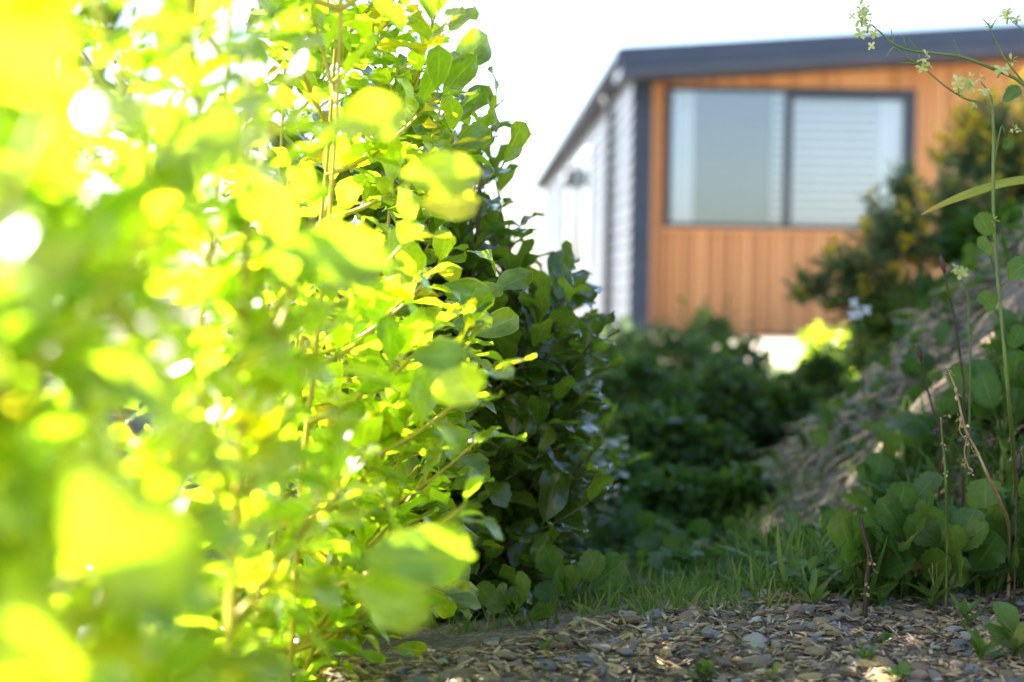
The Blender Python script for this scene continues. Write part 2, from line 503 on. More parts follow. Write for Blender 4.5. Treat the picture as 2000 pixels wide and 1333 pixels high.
while x < TIM1:
    xa, xb = x, min(x + bw, TIM1)
    jog = random.uniform(-0.002, 0.002)
    top = lambda u: roofz(u) - 0.215
    lo = 0.03
    if xb <= WX0 + 0.03 or xa >= WX1 - 0.03:
        timber(xa, xb, lo, top(xa), top(xb), jog)
    else:
        timber(xa, xb, lo, FZ0 - 0.03, FZ0 - 0.03, jog)
        timber(xa, xb, FZ1 + 0.012, top(xa), top(xb), jog)
    x += bw
bk = MB(); bk.box(TIM0, WX0 - .03, TY + .032, TY + .1, 0.06, 2.4); bk.box(WX1 + .03, TIM1, TY + .032, TY + .1, 0.06, 2.6)
bk.box(WX0 - .03, WX1 + .03, TY + .032, TY + .1, 0.06, FZ0 - .01); bk.box(WX0 - .03, WX1 + .03, TY + .032, TY + .1, FZ1 + .01, 2.5)
bk.build('backing', M['dead'], HOUSE, False)
sl = MB(); sl.box(WX0 - .04, WX1 + .04, TY - .035, TY + .031, FZ0 - .028, FZ0 - .002)
sl.build('timber_sill', M['timber'], HOUSE, False)
bb = MB(); bb.box(TIM0, TIM1, TY + .03, TY + .09, -0.10, 0.01)
bb.build('base_board', M['timber'], HOUSE, False)
fd = MB(); fd.box(0.16, TIM1, TY + .25, TY + .4, -0.4, 0.07)
fd.build('foundation', M['dead'], HOUSE, False)

# window of the front
f = MB()
f.box(WX0, WX0 + .035, TY - .02, TY + .06, FZ0, FZ1); f.box(WX1 - .10, WX1, TY - .022, TY + .06, FZ0, FZ1)
f.box(WX0 + .035, WX1 - .10, TY - .02, TY + .06, FZ1 - .035, FZ1); f.box(WX0 + .035, WX1 - .10, TY - .02, TY + .06, FZ0, FZ0 + .04)
MX = 1.39
win = f.build('window', M['frame'], HOUSE, False)
mu = MB(); mu.box(MX - .03, MX + .03, TY - .024, TY + .05, FZ0 + .041, FZ1 - .036); mu.build('mullion', M['frame'], win, False)
hd = MB(); hd.box(MX + .031, WX1 - .101, TY - .024, TY + .05, FZ1 - .085, FZ1 - .036); hd.build('sash_rail', M['frame'], win, False)
for (a, b_) in ((WX0 + .035, MX - .03), (MX + .03, WX1 - .10)):
    g = MB(); g.box(a, b_, TY + .008, TY + .014, FZ0 + .04, FZ1 - .035); g.build('pane', M['glass'], win, False)
def curtain(x0, x1, y, name='curtain'):
    b = MB(); n = 40
    xs = np.linspace(x0, x1, n)
    ys = y + 0.02 * np.sin(np.linspace(0, 9 * math.pi, n)) + 0.006 * np.sin(np.linspace(0, 31, n))
    V = np.concatenate([np.stack([xs, ys, np.full(n, FZ0 - .15)], -1), np.stack([xs, ys, np.full(n, FZ1 + .02)], -1),
                        np.stack([xs, ys + .004, np.full(n, FZ0 - .15)], -1), np.stack([xs, ys + .004, np.full(n, FZ1 + .02)], -1)])
    F = [[i, i + 1, n + i + 1, n + i] for i in range(n - 1)] + [[2 * n + i, 3 * n + i, 3 * n + i + 1, 2 * n + i + 1] for i in range(n - 1)]
    b.add(V, np.array(F))
    return b.build(name, M['curtain'], HOUSE)
curtain(WX0 + .03, WX0 + .24, TY + .05)
curtain(WX1 - .325, WX1 - .06, TY + .08)
sm = None
zz = FZ0 + .03
while zz < FZ1 - .03:
    b = MB(); b.box(MX - .13, WX1 - .335, -0.029, 0.029, -0.0016, 0.0016)
    if sm is None: sm = b.mesh('slat', False)
    link('blind_slat', sm, M['blind'], win, Matrix.Translation((0, TY + .075, zz)) @ Matrix.Rotation(rad(72), 4, 'X'))
    zz += 0.078
rm = MB()
rm.box(0.16, 5.0, TY + 2.6, TY + 2.65, 0.1, 2.3); rm.box(0.16, 5.0, TY + .11, TY + 2.6, 0.05, 0.09); rm.box(4.95, 5.0, TY + .11, TY + 2.6, 0.1, 2.3)
rm.box(0.16, 5.0, TY + .11, TY + 2.65, 2.31, 2.33); rm.box(0.11, 0.155, TY + .11, TY + 2.6, 0.1, 2.3)
rm.build('room_shell', M['interior'], HOUSE, False)
# roof
r_ = MB()
X0, X1, Y0, Y1 = -0.185, WID, -0.40, LEN + .3
V = [(X0, Y0, roofz(X0) - .02), (X1, Y0, roofz(X1) - .02), (X1, Y1, roofz(X1) - .02), (X0, Y1, roofz(X0) - .02)]
V += [(a, b_, c + .05) for a, b_, c in V]
r_.add(V, np.array([[0, 3, 2, 1], [4, 5, 6, 7], [0, 1, 5, 4], [1, 2, 6, 5], [2, 3, 7, 6], [3, 0, 4, 7]]))
roof = r_.build('roof', M['roof'], HOUSE, False)
def rake(y0, y1, dz0, dz1, name, mat, x0=X0, x1=X1):
    b = MB()
    V = [(x0, y0, roofz(x0) + dz0), (x1, y0, roofz(x1) + dz0), (x1, y1, roofz(x1) + dz0), (x0, y1, roofz(x0) + dz0)]
    V += [(x0, y0, roofz(x0) + dz1), (x1, y0, roofz(x1) + dz1), (x1, y1, roofz(x1) + dz1), (x0, y1, roofz(x0) + dz1)]
    b.add(V, np.array([[0, 3, 2, 1], [4, 5, 6, 7], [0, 1, 5, 4], [1, 2, 6, 5], [2, 3, 7, 6], [3, 0, 4, 7]]))
    return b.build(name, mat, roof, False)
rake(-0.432, -0.402, -0.125, 0.035, 'fascia', M['fascia'])
rake(-0.41, 0.14, -0.205, -0.128, 'soffit', M['soffit'], X0 + .01, X1)
gt = MB(); gt.box(X0 - .03, X0 - .002, -0.40, LEN + .3, roofz(X0) - .045, roofz(X0) + .02)
gt.build('gutter', M['fascia'], roof, False)
sf = MB(); sf.box(X0, -0.002, 0.145, LEN + .3, roofz(X0) - .05, roofz(X0) - .035)
sf.build('side_soffit', M['soffit'], roof, False)

# sunlit paving in front of the house, widened to bounce light onto the timber
pv = MB()
pxs = np.linspace(1.2, 6.5, 8); pys = np.linspace(8.0, 10.7, 16)
PV = [(a, b_, max(zgs(a, b_), -0.2) + 0.03) for b_ in pys for a in pxs]
PF = [[j * 8 + i, j * 8 + i + 1, (j + 1) * 8 + i + 1, (j + 1) * 8 + i] for j in range(15) for i in range(7)]
pv.add(PV, np.array(PF))
tag(pv.build('path', M['concrete']), 'pale sunlit path below the timber wall', None, None, 'structure')

# ------------------------------------------------------------------ leaves
def leaf_tpl(nl, nw, wr, form='obovate', curl=0.15, fold=0.18, wave=0.12, ph=0.0, petiole=0.0, scallop=0.0):
    V, UV, F = [], [], []
    for i in range(nl + 1):
        t = i / nl
        if form == 'obovate': p = (t ** 0.75) * ((1 - t) ** 0.42) / 0.52
        elif form == 'round': p = (t ** 0.55) * ((1 - t) ** 0.35) / 0.545
        elif form == 'lance': p = (t ** 0.6) * ((1 - t) ** 0.8) / 0.39
        else: p = (1 - t) ** 0.6
        p = min(max(p, 0.05), 1.0)
        if scallop and 0 < i < nl: p *= 1 + scallop * (1 if i % 2 else -1)
        w = 0.5 * wr * p
        for j in range(nw + 1):
            s = -1 + 2 * j / nw
            a = curl * 1.3 * t
            y = t - curl * 0.35 * t * t
            z = -curl * t * t + fold * abs(s) * w + wave * math.sin(2 * math.pi * 1.4 * t + ph + (1.3 if s > 0 else 0)) * s * s * 0.5 * min(1, 2 * t)
            V.append((s * w, y, z)); UV.append((0.5 + 0.5 * s, t))
    for i in range(nl):
        for j in range(nw):
            a = i * (nw + 1) + j
            F.append((a, a + 1, a + nw + 2, a + nw + 1))
    if petiole:
        n0 = len(V); pr = 0.022
        for k, (yy, zz) in enumerate(((-petiole, -0.25 * petiole), (-petiole * .5, -0.05 * petiole), (0.06, 0.0))):
            V += [(-pr, yy, zz), (pr, yy, zz), (0, yy, zz - pr * 1.6)]
            UV += [(0.5, 0.0)] * 3
        for k in range(2):
            for j in range(3):
                a, b_ = n0 + 3 * k + j, n0 + 3 * k + (j + 1) % 3
                F.append((a, b_, b_ + 3, a + 3))
    return np.array(V), np.array(F), np.array(UV)

def make_set(n, *args, seed=0, **kw):
    rr = random.Random(seed)
    out = []
    for k in range(n):
        kk = dict(kw)
        kk['curl'] = kw.get('curl', .15) * rr.uniform(-0.4, 1.9)
        kk['fold'] = kw.get('fold', .18) * rr.uniform(0.3, 1.8)
        kk['wave'] = kw.get('wave', .12) * rr.uniform(0.4, 1.7)
        kk['ph'] = rr.uniform(0, 6.28)
        a = list(args); a[2] = args[2] * rr.uniform(0.85, 1.15)
        out.append(leaf_tpl(*a, **kk))
    return out
HEDGE_SET = make_set(10, 7, 4, 0.60, seed=3, form='obovate', curl=.16, fold=.22, wave=.16, petiole=0.14)
HEDGE_MESH = None
LOW_SET = make_set(6, 4, 2, 0.55, seed=5, form='obovate', curl=.2, fold=.2, wave=.05)
WEED_SET = make_set(8, 12, 4, 0.82, seed=9, form='round', curl=.25, fold=.18, wave=.12, petiole=0.9, scallop=0.075)
LANCE_SET = make_set(6, 6, 2, 0.24, seed=11, form='lance', curl=.3, fold=.3, wave=.03)
NEEDLE = [leaf_tpl(2, 1, 0.10, form='blade', curl=.1, fold=0, wave=0)]

def meshes_of(tset, name, mat):
    out = []
    for V, F, UV in tset:
        me = mesh_np(name, V, [F], UV); me.materials.append(mat); out.append(me)
    return out

def frame_matrix(pos, ydir, up, scale):
    y = Vector(ydir).normalized()
    z = Vector(up) - y * Vector(up).dot(y)
    if z.length < 1e-4: z = y.orthogonal()
    z.normalize()
    x_ = y.cross(z)
    m = Matrix((x_, y, z)).transposed().to_4x4()
    s = Matrix.Diagonal((scale, scale, scale, 1))
    return Matrix.Translation(pos) @ m @ s

def joined(mats, tset, offset, pick=None):
    """all the leaves of mats in one (V, F, UV)"""
    mb = MB()
    groups = {}
    for i, m in enumerate(mats):
        groups.setdefault((pick[i] if pick is not None else random.randrange(len(tset))), []).append(m)
    for k, ms in groups.items():
        V, F, UV = tset[k]
        A = np.array([np.array(m) for m in ms])
        W = np.einsum('nij,vj->nvi', A[:, :3, :3], V) + A[:, None, :3, 3] - np.asarray(offset)
        n, v = W.shape[:2]
        FF = (F[None] + (np.arange(n) * v)[:, None, None]).reshape(-1, 4)
        mb.add(W.reshape(-1, 3), FF, np.tile(UV, (n, 1)))
    return mb

def shoot(p0, p2, rng, leaf_len, n_leaves, spread=1.0, start=0.25, lift=0.5, flat=0.0):
    """a twig from p0 to p2 with leaves in a spiral; returns its path and its leaf matrices"""
    L = (p2 - p0).length
    p1 = p0.lerp(p2, 0.5) + Vector((0, 0, -0.18 * L)) + Vector((rng.uniform(-1, 1), rng.uniform(-1, 1), 0)) * 0.08 * L
    path = bez(p0, p1, p2, 8)
    mats = []
    ang = rng.uniform(0, 6.28)
    for i in range(n_leaves):
        t = start + (1 - start) * (i + rng.uniform(-.2, .2)) / max(1, n_leaves - 1)
        t = min(max(t, 0.02), 1.0)
        f = t * 7; k = min(int(f), 6); pos = path[k].lerp(path[k + 1], f - k)
        td = (path[k + 1] - path[k]).normalized()
        a = td.orthogonal().normalized(); b = td.cross(a)
        ang += rad(137.5) + rng.uniform(-.35, .35)
        rdl = a * math.cos(ang) + b * math.sin(ang)
        op = rad(68 - 40 * t ** 3 + rng.uniform(-14, 14))
        d = td * math.cos(op) + rdl * math.sin(op) * spread
        d.z += 0.12 * lift
        up = td * (0.8 - 0.5 * flat) + Vector((-0.3 * flat, 0, lift + 0.7 * flat)) + Vector((rng.uniform(-1, 1), rng.uniform(-1, 1), rng.uniform(-1, 1))) * 0.32
        if flat: d.z *= 1 - 0.55 * flat
        sc = leaf_len * rng.uniform(0.75, 1.15) * (1.0 if t < 0.8 else 0.8)
        d.normalize()
        mats.append(frame_matrix(pos + d * sc * 0.14, d, up, sc))
    return path, mats

def hedge_shrub(name, label, mat, base, targets, seed, leaf_len, n_leaves, max_parts=300, heroes=(), group=None, stem_top=1.0, twig_mat='stem_yellow', flat=0.75, stem_r=.0038):
    rng = random.Random(seed)
    c = Vector((sum(b[0] for b in base) / len(base), sum(b[1] for b in base) / len(base), 0)); c.z = zgs(c.x, c.y)
    root = empty(name, c, label, 'shrub', group)
    mains = []
    for (bx, by, lx, ly) in base:
        z0 = zgs(bx, by) - 0.02
        p = [Vector((bx, by, z0)), Vector((bx + lx * .3, by + ly * .3, z0 + stem_top * .35)), Vector((bx + lx * .8, by + ly * .8, z0 + stem_top * .7)), Vector((bx + lx, by + ly, z0 + stem_top))]
        path = smooth_path(p, 5)
        mains.append(path)
        b = MB(); b.tube(path, np.linspace(stem_r, stem_r * .45, len(path)), 7)
        b.build('stem', M[twig_mat], root, offset=c)
    leaves = []
    for T in targets:
        T = Vector(T)
        best = None
        for path in mains:
            for q in path:
                dz = T.z - q.z
                if dz < 0.03: continue
                e = (T - q).length + abs(dz - 0.12) * 1.2
                if best is None or e < best[0]: best = (e, q)
        q = best[1] if best else mains[0][1]
        path, mats = shoot(q, T, rng, leaf_len, n_leaves, flat=flat, start=max(0.15, 1 - 0.24 / max(0.25, (T - q).length)))
        b = MB(); b.tube(path, np.linspace(0.0032, 0.0014, len(path)), 5)
        b.build('twig', M[twig_mat], root, offset=c)
        leaves += [(m, rng.randrange(10)) for m in mats]
    for (bx, by, tx, ty, d, roll, ddep, lenf) in heroes:
        a, b_ = P(bx, by, d), P(tx, ty, d + ddep)
        y = (b_ - a)
        L = y.length * lenf
        up = Matrix.Rotation(rad(roll), 3, y.normalized()) @ Vector((0.0, -0.25, 1.0))
        leaves.append((frame_matrix(a, y, up, L), rng.randrange(10)))
    # keep clear of the lens, then order by how large each shows
    keep = []
    for m, k in leaves:
        p = m.translation
        px, py, d = to_px(p + Vector((m[0][1], m[1][1], m[2][1])) * 0.5)
        if d < 0.27 and math.hypot(p.x, p.z - CAMZ) < 0.2: continue
        s = m.to_scale().y
        inside = -150 < px < 2150 and -150 < py < 1480
        keep.append(((s / max(d, .1)) * (1.0 if inside else 0.01) * (1 + (0.35 if px > 600 else 0)), m, k))
    keep.sort(key=lambda e: -e[0])
    global HEDGE_MESH
    key = mat
    if HEDGE_MESH is None: HEDGE_MESH = {}
    if key not in HEDGE_MESH: HEDGE_MESH[key] = meshes_of(HEDGE_SET, 'leaf', M[mat])
    inv = Matrix.Translation(-c)
    for _, m, k in keep[:max_parts]:
        link('leaf', HEDGE_MESH[key][k], None, root, inv @ m)
    rest = keep[max_parts:]
    if rest:
        o = joined([m for _, m, _ in rest], HEDGE_SET, c, [k for _, _, k in rest]).build('foliage', M[mat], root)
        o['kind'] = 'stuff'
    return root

def xr_profile(z, prof):
    return float(np.interp(z, [p[0] for p in prof], [p[1] for p in prof]))

def slab_targets(n, y0, y1, z0, z1, depth, prof, seed, edge=0.5):
    rng = random.Random(seed); out = []
    while len(out) < n:
        y, z = rng.uniform(y0, y1), rng.uniform(z0, z1)
        xr = xr_profile(z, prof)
        u = rng.random() ** (1.0 / (1 - edge * 0.5))
        x_ = xr - depth * (1 - u)
        if y < 0.62 and x_ > -0.09: continue
        out.append((x_, y, z))
    return out

GH = 'row of griselinia hedge shrubs'
profA = [(-.05, -.14), (0.05, -.10), (.2, -.04), (.32, -.02), (.45, -.012), (.62, -.05), (.77, -.10), (1.2, -.12)]
heroes_mid = [
 (878, 62, 925, 15, 1.78, 20, .03, 1), (882, 135, 975, 56, 1.80, 75, .02, 1), (865, 182, 932, 108, 1.72, 70, -.02, 1),
 (970, 182, 966, 125, 1.82, 60, .0, 1), (905, 225, 950, 172, 1.82, 40, .02, 1.1), (945, 255, 962, 192, 1.84, 100, .0, 1.1),
 (985, 318, 1017, 240, 1.86, 80, .02, 1), (890, 285, 945, 262, 1.76, 60, .02, 1.2), (880, 250, 925, 195, 1.76, 30, 0, 1),
 (862, 505, 874, 445, 1.74, 70, .0, 1.2), (925, 492, 995, 520, 1.70, 25, .03, 1), (965, 568, 1030, 540, 1.76, 35, .02, 1.1),
 (925, 655, 1022, 612, 1.74, 65, .01, 1.05), (925, 590, 968, 556, 1.74, 40, .0, 1.3), (880, 640, 955, 620, 1.66, 40, .03, 1.1),
 (890, 690, 928, 700, 1.74, 30, .0, 1.4), (925, 705, 980, 728, 1.75, 15, .0, 1), (860, 560, 965, 590, 1.60, 60, .0, 1),
 (828, 1012, 912, 985, 1.72, 55, .03, 1), (882, 955, 960, 905, 1.74, 60, .0, 1), (880, 925, 958, 892, 1.76, 45, .0, 1),
 (845, 1040, 948, 1040, 1.72, 30, .02, 1), (865, 1160, 945, 1148, 1.72, 50, .02, 1), (858, 1176, 946, 1168, 1.71, 25, .0, 1),
 (885, 1188, 925, 1195, 1.72, 20, .0, 1.1), (772, 1265, 830, 1275, 1.62, 70, .0, 1.2), (838, 1150, 892, 1212, 1.68, 60, .0, 1),
 (845, 860, 905, 800, 1.70, 50, .02, 1.1), (850, 790, 935, 780, 1.66, 40, .02, 1), (800, 1120, 860, 1060, 1.60, 30, .0, 1.2),
]
heroes_near = [
 (700, 1095, 950, 1083, 0.98, 66, .05, .9), (690, 1140, 855, 1215, 0.95, 62, .0, .9), (840, 770, 945, 745, 1.10, 66, .05, 1),
 (780, 345, 948, 345, 1.05, 60, .02, .9), (820, 400, 942, 395, 1.12, 70, .02, .9), (800, 700, 930, 690, 1.15, 60, .0, .9),
 (640, 250, 820, 215, 0.95, 60, .0, .9), (560, 480, 800, 520, 0.88, 60, .0, .9),
 (150, 900, 330, 1180, 0.46, 60, .0, 1),
 (10, 1150, 120, 1400, 0.46, 30, .0, 1),
 (330, 300, 520, 260, .52, 50, .0, 1),
]
hedge_shrub('hedge_shrub', 'bright yellow green hedge shrub, blurred and sunlit, filling the nearest left side', 'hedge',
            [(-.32, .62, .05, .0), (-.25, .8, .04, .02), (-.36, .95, .06, 0), (-.2, 1.0, .02, -.03)],
            slab_targets(36, .62, 1.08, .06, .62, .16, [(-1, -.125), (2, -.125)], 21) + slab_targets(15, .42, .72, .2, .50, .14, [(-1, -.095), (2, -.095)], 41) + slab_targets(15, .5, .85, .36, .66, .12, [(-1, -.24), (2, -.24)], 26), 31, .060, 12, heroes=heroes_near, group=GH, stem_top=.6)
hedge_shrub('hedge_shrub', 'sunlit lime green hedge shrub with crisp backlit leaf edges beside the gravel', 'hedge',
            [(-.3, 1.2, .06, .02), (-.22, 1.4, .05, 0), (-.28, 1.6, .08, 0), (-.2, 1.8, .05, 0), (-.34, 1.75, .05, .05)],
            slab_targets(18, 1.08, 1.4, .05, .8, .26, [(-1, -.13), (2, -.13)], 28) + slab_targets(42, 1.4, 1.90, .05, .84, .32, profA, 22) + slab_targets(38, 1.42, 1.90, .03, .84, .09, profA, 29) + slab_targets(20, 1.0, 1.8, -.01, .34, .40, profA, 30) + slab_targets(22, 1.1, 1.62, -.02, .14, .25, [(-1, -.11), (2, -.11)], 42), 32, .062, 12, heroes=heroes_mid, group=GH, stem_top=.75)
profB = [(-.2, .0), (-.05, .03), (.1, .115), (.23, .125), (.40, .13), (.47, .07), (.55, .015), (.67, -.04), (.8, -.1)]
hedge_shrub('hedge_shrub', 'darker green hedge shrub standing in shade just behind the sunlit leaves', 'hedge_shaded',
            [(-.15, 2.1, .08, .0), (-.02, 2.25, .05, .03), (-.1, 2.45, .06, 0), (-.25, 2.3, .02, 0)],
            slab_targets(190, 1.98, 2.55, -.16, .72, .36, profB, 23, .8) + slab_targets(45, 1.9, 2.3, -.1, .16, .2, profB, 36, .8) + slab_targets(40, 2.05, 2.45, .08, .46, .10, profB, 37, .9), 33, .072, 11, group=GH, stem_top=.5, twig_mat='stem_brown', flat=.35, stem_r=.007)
profC = [(-.25, .16), (-.1, .22), (.1, .23), (.22, .18), (.3, .05), (.5, -.2)]
hedge_shrub('hedge_shrub', 'low dark blue green hedge shrub at the shaded far end of the hedge', 'hedge_shaded',
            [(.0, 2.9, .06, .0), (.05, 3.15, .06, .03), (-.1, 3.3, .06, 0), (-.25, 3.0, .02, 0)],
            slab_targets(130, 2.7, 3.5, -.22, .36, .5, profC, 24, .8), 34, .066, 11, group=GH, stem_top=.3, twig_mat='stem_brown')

# ------------------------------------------------------------------ leafy masses (small leaves far out of focus)
LANCE_DARK = LANCE_SET
def blob_leaves(c, r, n, rng, size, tset_n, up=0.4, shell=0.55):
    mats = []
    ph = rng.uniform(0, 50)
    for _ in range(n):
        v = Vector((rng.gauss(0, 1), rng.gauss(0, 1), rng.gauss(0, 1))).normalized()
        lump = 0.85 + 0.5 * float(vnoise(v.x * 3 + ph, v.z * 3 + v.y * 2, 5))
        q = rng.uniform(shell, 1.0) * lump
        p = Vector((c[0] + v.x * r[0] * q, c[1] + v.y * r[1] * q, c[2] + v.z * r[2] * q))
        d = v + Vector((rng.uniform(-1, 1), rng.uniform(-1, 1), rng.uniform(-1, 1))) * 0.8
        u = v + Vector((rng.uniform(-.6, .6), rng.uniform(-.6, .6), up + rng.uniform(-.4, .6)))
        mats.append(frame_matrix(p, d, u, size * rng.uniform(.6, 1.25)))
    return mats

def mass_shrub(name, label, cat, px, pytop, d, halfw, seed, n=900, size=0.045, mat='under', group=None, tset=None, spikes=4, depth=None):
    rng = random.Random(seed)
    top = P(px, pytop, d)
    z0 = zgs(top.x, top.y)
    hw = halfw / FPX * d
    H = max(0.12, top.z - z0)
    c = Vector((top.x, top.y, z0))
    root = empty(name, c, label, cat, group)
    mats = []
    tset = tset or LOW_SET
    for k in range(5):
        a = rng.uniform(0, 6.28)
        b = MB()
        tipp = Vector((math.cos(a) * hw * .6, math.sin(a) * hw * .6, H * .8))
        b.tube([Vector((0, 0, -.03)), tipp * .5 + Vector((0, 0, H * .1)), tipp], [.006, .004, .002], 5)
        b.build('stem', M['stem_brown'], root)
    mats = blob_leaves((0, 0, H * .45), (hw, depth or hw, H * .62), n, rng, size, len(tset))
    for k in range(spikes):
        a = rng.uniform(-1, 1); b_ = Vector((a * hw * .7, rng.uniform(-.5, .5) * hw, H * .6))
        tip = b_ + Vector((rng.uniform(-.05, .05), 0, H * rng.uniform(.25, .5)))
        path, ms = shoot(b_, tip, rng, size * 1.2, 14, start=.1)
        mats += ms
    o = joined(mats, tset, (0, 0, 0)).build('foliage', M[mat], root)
    o['kind'] = 'stuff'
    return root

GU = 'dark low bushes between the hedge and the house'
spots = [  # px, top py, depth, half width px, label
 (1215, 640, 7.4, 85, 'dark low bush below the corner of the house'),
 (1385, 600, 7.0, 60, 'pointed dark bush rising against the orange timber wall'),
 (1310, 640, 6.6, 110, 'broad dark bush under the left half of the front window'),
 (1440, 658, 6.2, 80, 'shaded bush left of the pale sunlit path'),
 (1235, 690, 5.0, 120, 'dim bush next to the far end of the hedge'),
 (1400, 720, 4.8, 130, 'low dark bush in the middle of the hollow'),
 (1520, 750, 5.0, 90, 'dark bush leaning against the foot of the dirt bank'),
 (1180, 900, 3.5, 110, 'low dark leafy clump at the foot of the far hedge end'),
 (1330, 935, 3.2, 110, 'low leafy clump at the near edge of the hollow'),
 (1440, 985, 3.1, 80, 'low leafy clump against the lowest tip of the bank'),
 (1605, 690, 6.2, 55, 'small dark bush cutting across the right end of the pale path'),
 (1270, 800, 3.9, 130, 'small dark bush low in the hollow beside the hedge'),
 (1390, 850, 3.9, 100, 'small leafy bush at the lower edge of the dirt bank'),
]
for i, (px, pt, d, hw, lab) in enumerate(spots):
    mass_shrub('low_bush', lab, 'bush', px, pt, d, hw, 100 + i, n=int(1500 * (hw / 100)), size=0.048, group=GU)
mass_shrub('sunlit_bush', 'bright yellow green bush catching sun beside the pale path', 'bush', 1640, 650, 7.8, 90, 130, n=900, size=.06, mat='hedge', spikes=5)
mass_shrub('sunlit_bush', 'small lime green tuft lit by sun at the top of the dirt bank foot', 'bush', 1590, 690, 8.2, 35, 131, n=300, size=.05, mat='hedge', spikes=3)

mass_shrub('rough_weed', 'loose grassy clump on the bank right of the sunlit bush', 'weed', 1750, 690, 4.6, 80, 140, n=600, size=.10, mat='grass', tset=LANCE_SET)
mass_shrub('rough_weed', 'grassy clump on the bank under the dark gorse', 'weed', 1790, 610, 4.3, 100, 141, n=450, size=.10, mat='grass', tset=LANCE_SET)
mass_shrub('rough_weed', 'grassy clump on the bank under the golden gorse at the right edge', 'weed', 1950, 500, 4.4, 110, 142, n=700, size=.10, mat='under', tset=LANCE_SET)

# dense trees added on the left to cast shade over hollow, bank and gravel
def tree(x, y, h, r, label, seed):
    rng = random.Random(seed)
    z0 = zgs(x, y)
    root = empty('added_shade_tree', (x, y, z0), label, 'tree', 'added shade trees left of the hedge')
    b = MB(); b.tube(smooth_path([(0, 0, -.1), (.03, .02, h * .3), (-.04, .03, h * .6), (0, 0, h * .9)], 4), np.linspace(.09, .03, 13), 9)
    tk = b.build('trunk', M['stem_brown'], root)
    for k in range(7):
        a = rng.uniform(0, 6.28); zb = h * rng.uniform(.2, .6)
        b = MB(); b.tube(bez(Vector((0, 0, zb)), Vector((math.cos(a) * r * .4, math.sin(a) * r * .4, zb + .1)), Vector((math.cos(a) * r * .8, math.sin(a) * r * .8, zb + h * .25)), 6), np.linspace(.035, .01, 6), 6)
        b.build('limb', M['stem_brown'], root)
    mats = []
    for k in range(26):
        a = rng.uniform(0, 6.28); q = rng.uniform(.1, .75) * r; zc = h * rng.uniform(.12, .9)
        mats += blob_leaves((math.cos(a) * q, math.sin(a) * q, zc), (r * .5, r * .6, h * .14), 520, rng, .13, 6, shell=.2)
    o = joined(mats, LOW_SET, (0, 0, 0)).build('crown', M['under'], root)
    o['kind'] = 'stuff'
tree(-2.6, 3.36, 5.6, .88, 'dense dark tree added behind the hedge at the far left to cast shade', 201)
tree(-2.6, 4.55, 6.2, 1.0, 'tall dark tree added behind the hedge to cast shade, second from the left', 202)
tree(-2.8, 7.7, 5.6, .95, 'dark tree added behind the hedge to cast shade, farthest back of the row', 204)
tree(-2.7, 6.1, 6.2, 1.05, 'broad dark tree added behind the hedge to cast shade, next to the farthest one', 203)

# ------------------------------------------------------------------ gorse with yellow flowers on the bank
def flower_ball(n, size, seed, tset, spread=1.0):
    rng = random.Random(seed); ms = []
    for k in range(n):
        v = Vector((rng.gauss(0, 1), rng.gauss(0, 1), rng.gauss(0, 1) + .3)).normalized()
        ms.append(frame_matrix(v * size * .2, v, Vector((rng.uniform(-1, 1), rng.uniform(-1, 1), 1)), size * rng.uniform(.7, 1.1)))
    return joined(ms, tset, (0, 0, 0)).mesh('flower')
GFL = [flower_ball(9, .017, 40 + k, LOW_SET) for k in range(4)]
for me in GFL: me.materials.append(M['yellow_flower'])

def gorse(label, lobes, foot, seed, n_sprays, n_flowers):
    rng = random.Random(seed)
    z0 = zgs(foot[0], foot[1])
    c = Vector((foot[0], foot[1], z0))
    root = empty('gorse_bush', c, label, 'bush', 'flowering gorse bushes on the bank')
    needles, tips = [], []
    for (px, py, d, rx, rz, ns) in lobes:
        lc = P(px, py, d) - c
        R_, Z_ = rx / FPX * d, rz / FPX * d
        b = MB(); b.tube(bez(Vector((0, 0, -.03)), Vector((lc.x * .2, lc.y * .3, lc.z * .6)), lc, 8), np.linspace(.011, .004, 8), 6)
        b.build('branch', M['stem_brown'], root)
        tw = MB()
        for k in range(ns):
            v = Vector((rng.gauss(0, 1), rng.gauss(0, 1) * .8, rng.gauss(0, 1) + .25)).normalized()
            tip = lc + Vector((v.x * R_, v.y * R_, v.z * Z_)) * rng.uniform(.65, 1.12)
            st = lc.lerp(tip, rng.uniform(0, .35))
            path = bez(st, st.lerp(tip, .5) - Vector((0, 0, .02)), tip, 7)
            tw.tube(path, np.linspace(.0022, .001, 7), 4)
            L = (tip - st).length
            for i in range(int(L / .0042)):
                t = i * .0042 / L
                f_ = t * 6; kk = min(int(f_), 5); pos = path[kk].lerp(path[kk + 1], f_ - kk)
                td = (path[kk + 1] - path[kk]).normalized()
                dd = td * .6 + Vector((rng.gauss(0, 1), rng.gauss(0, 1), rng.gauss(0, 1))).normalized()
                needles.append(frame_matrix(pos, dd, Vector((rng.gauss(0, 1), rng.gauss(0, 1), rng.gauss(0, 1))), rng.uniform(.024, .042)))
            tips.append((path[-1], path[-2], path[-3]))
        o = tw.build('twig', M['gorse'], root); o['kind'] = 'stuff'
    o = joined(needles, [leaf_tpl(2, 1, 0.2, form='blade', curl=.1, fold=0, wave=0)], (0, 0, 0)).build('foliage', M['gorse'], root)
    o['kind'] = 'stuff'
    rng.shuffle(tips)
    k = 0
    for tp in tips:
        for p in tp[:rng.randint(1, 2)]:
            if k >= n_flowers: break
            link('flower', GFL[k % 4], None, root, Matrix.Translation(p + Vector((rng.uniform(-.012, .012), rng.uniform(-.012, .012), .006))) @ Matrix.Rotation(rng.uniform(0, 6), 4, 'Z') @ Matrix.Scale(rng.uniform(1.0, 1.8), 4))
            k += 1
f1 = P(1745, 640, 4.4)
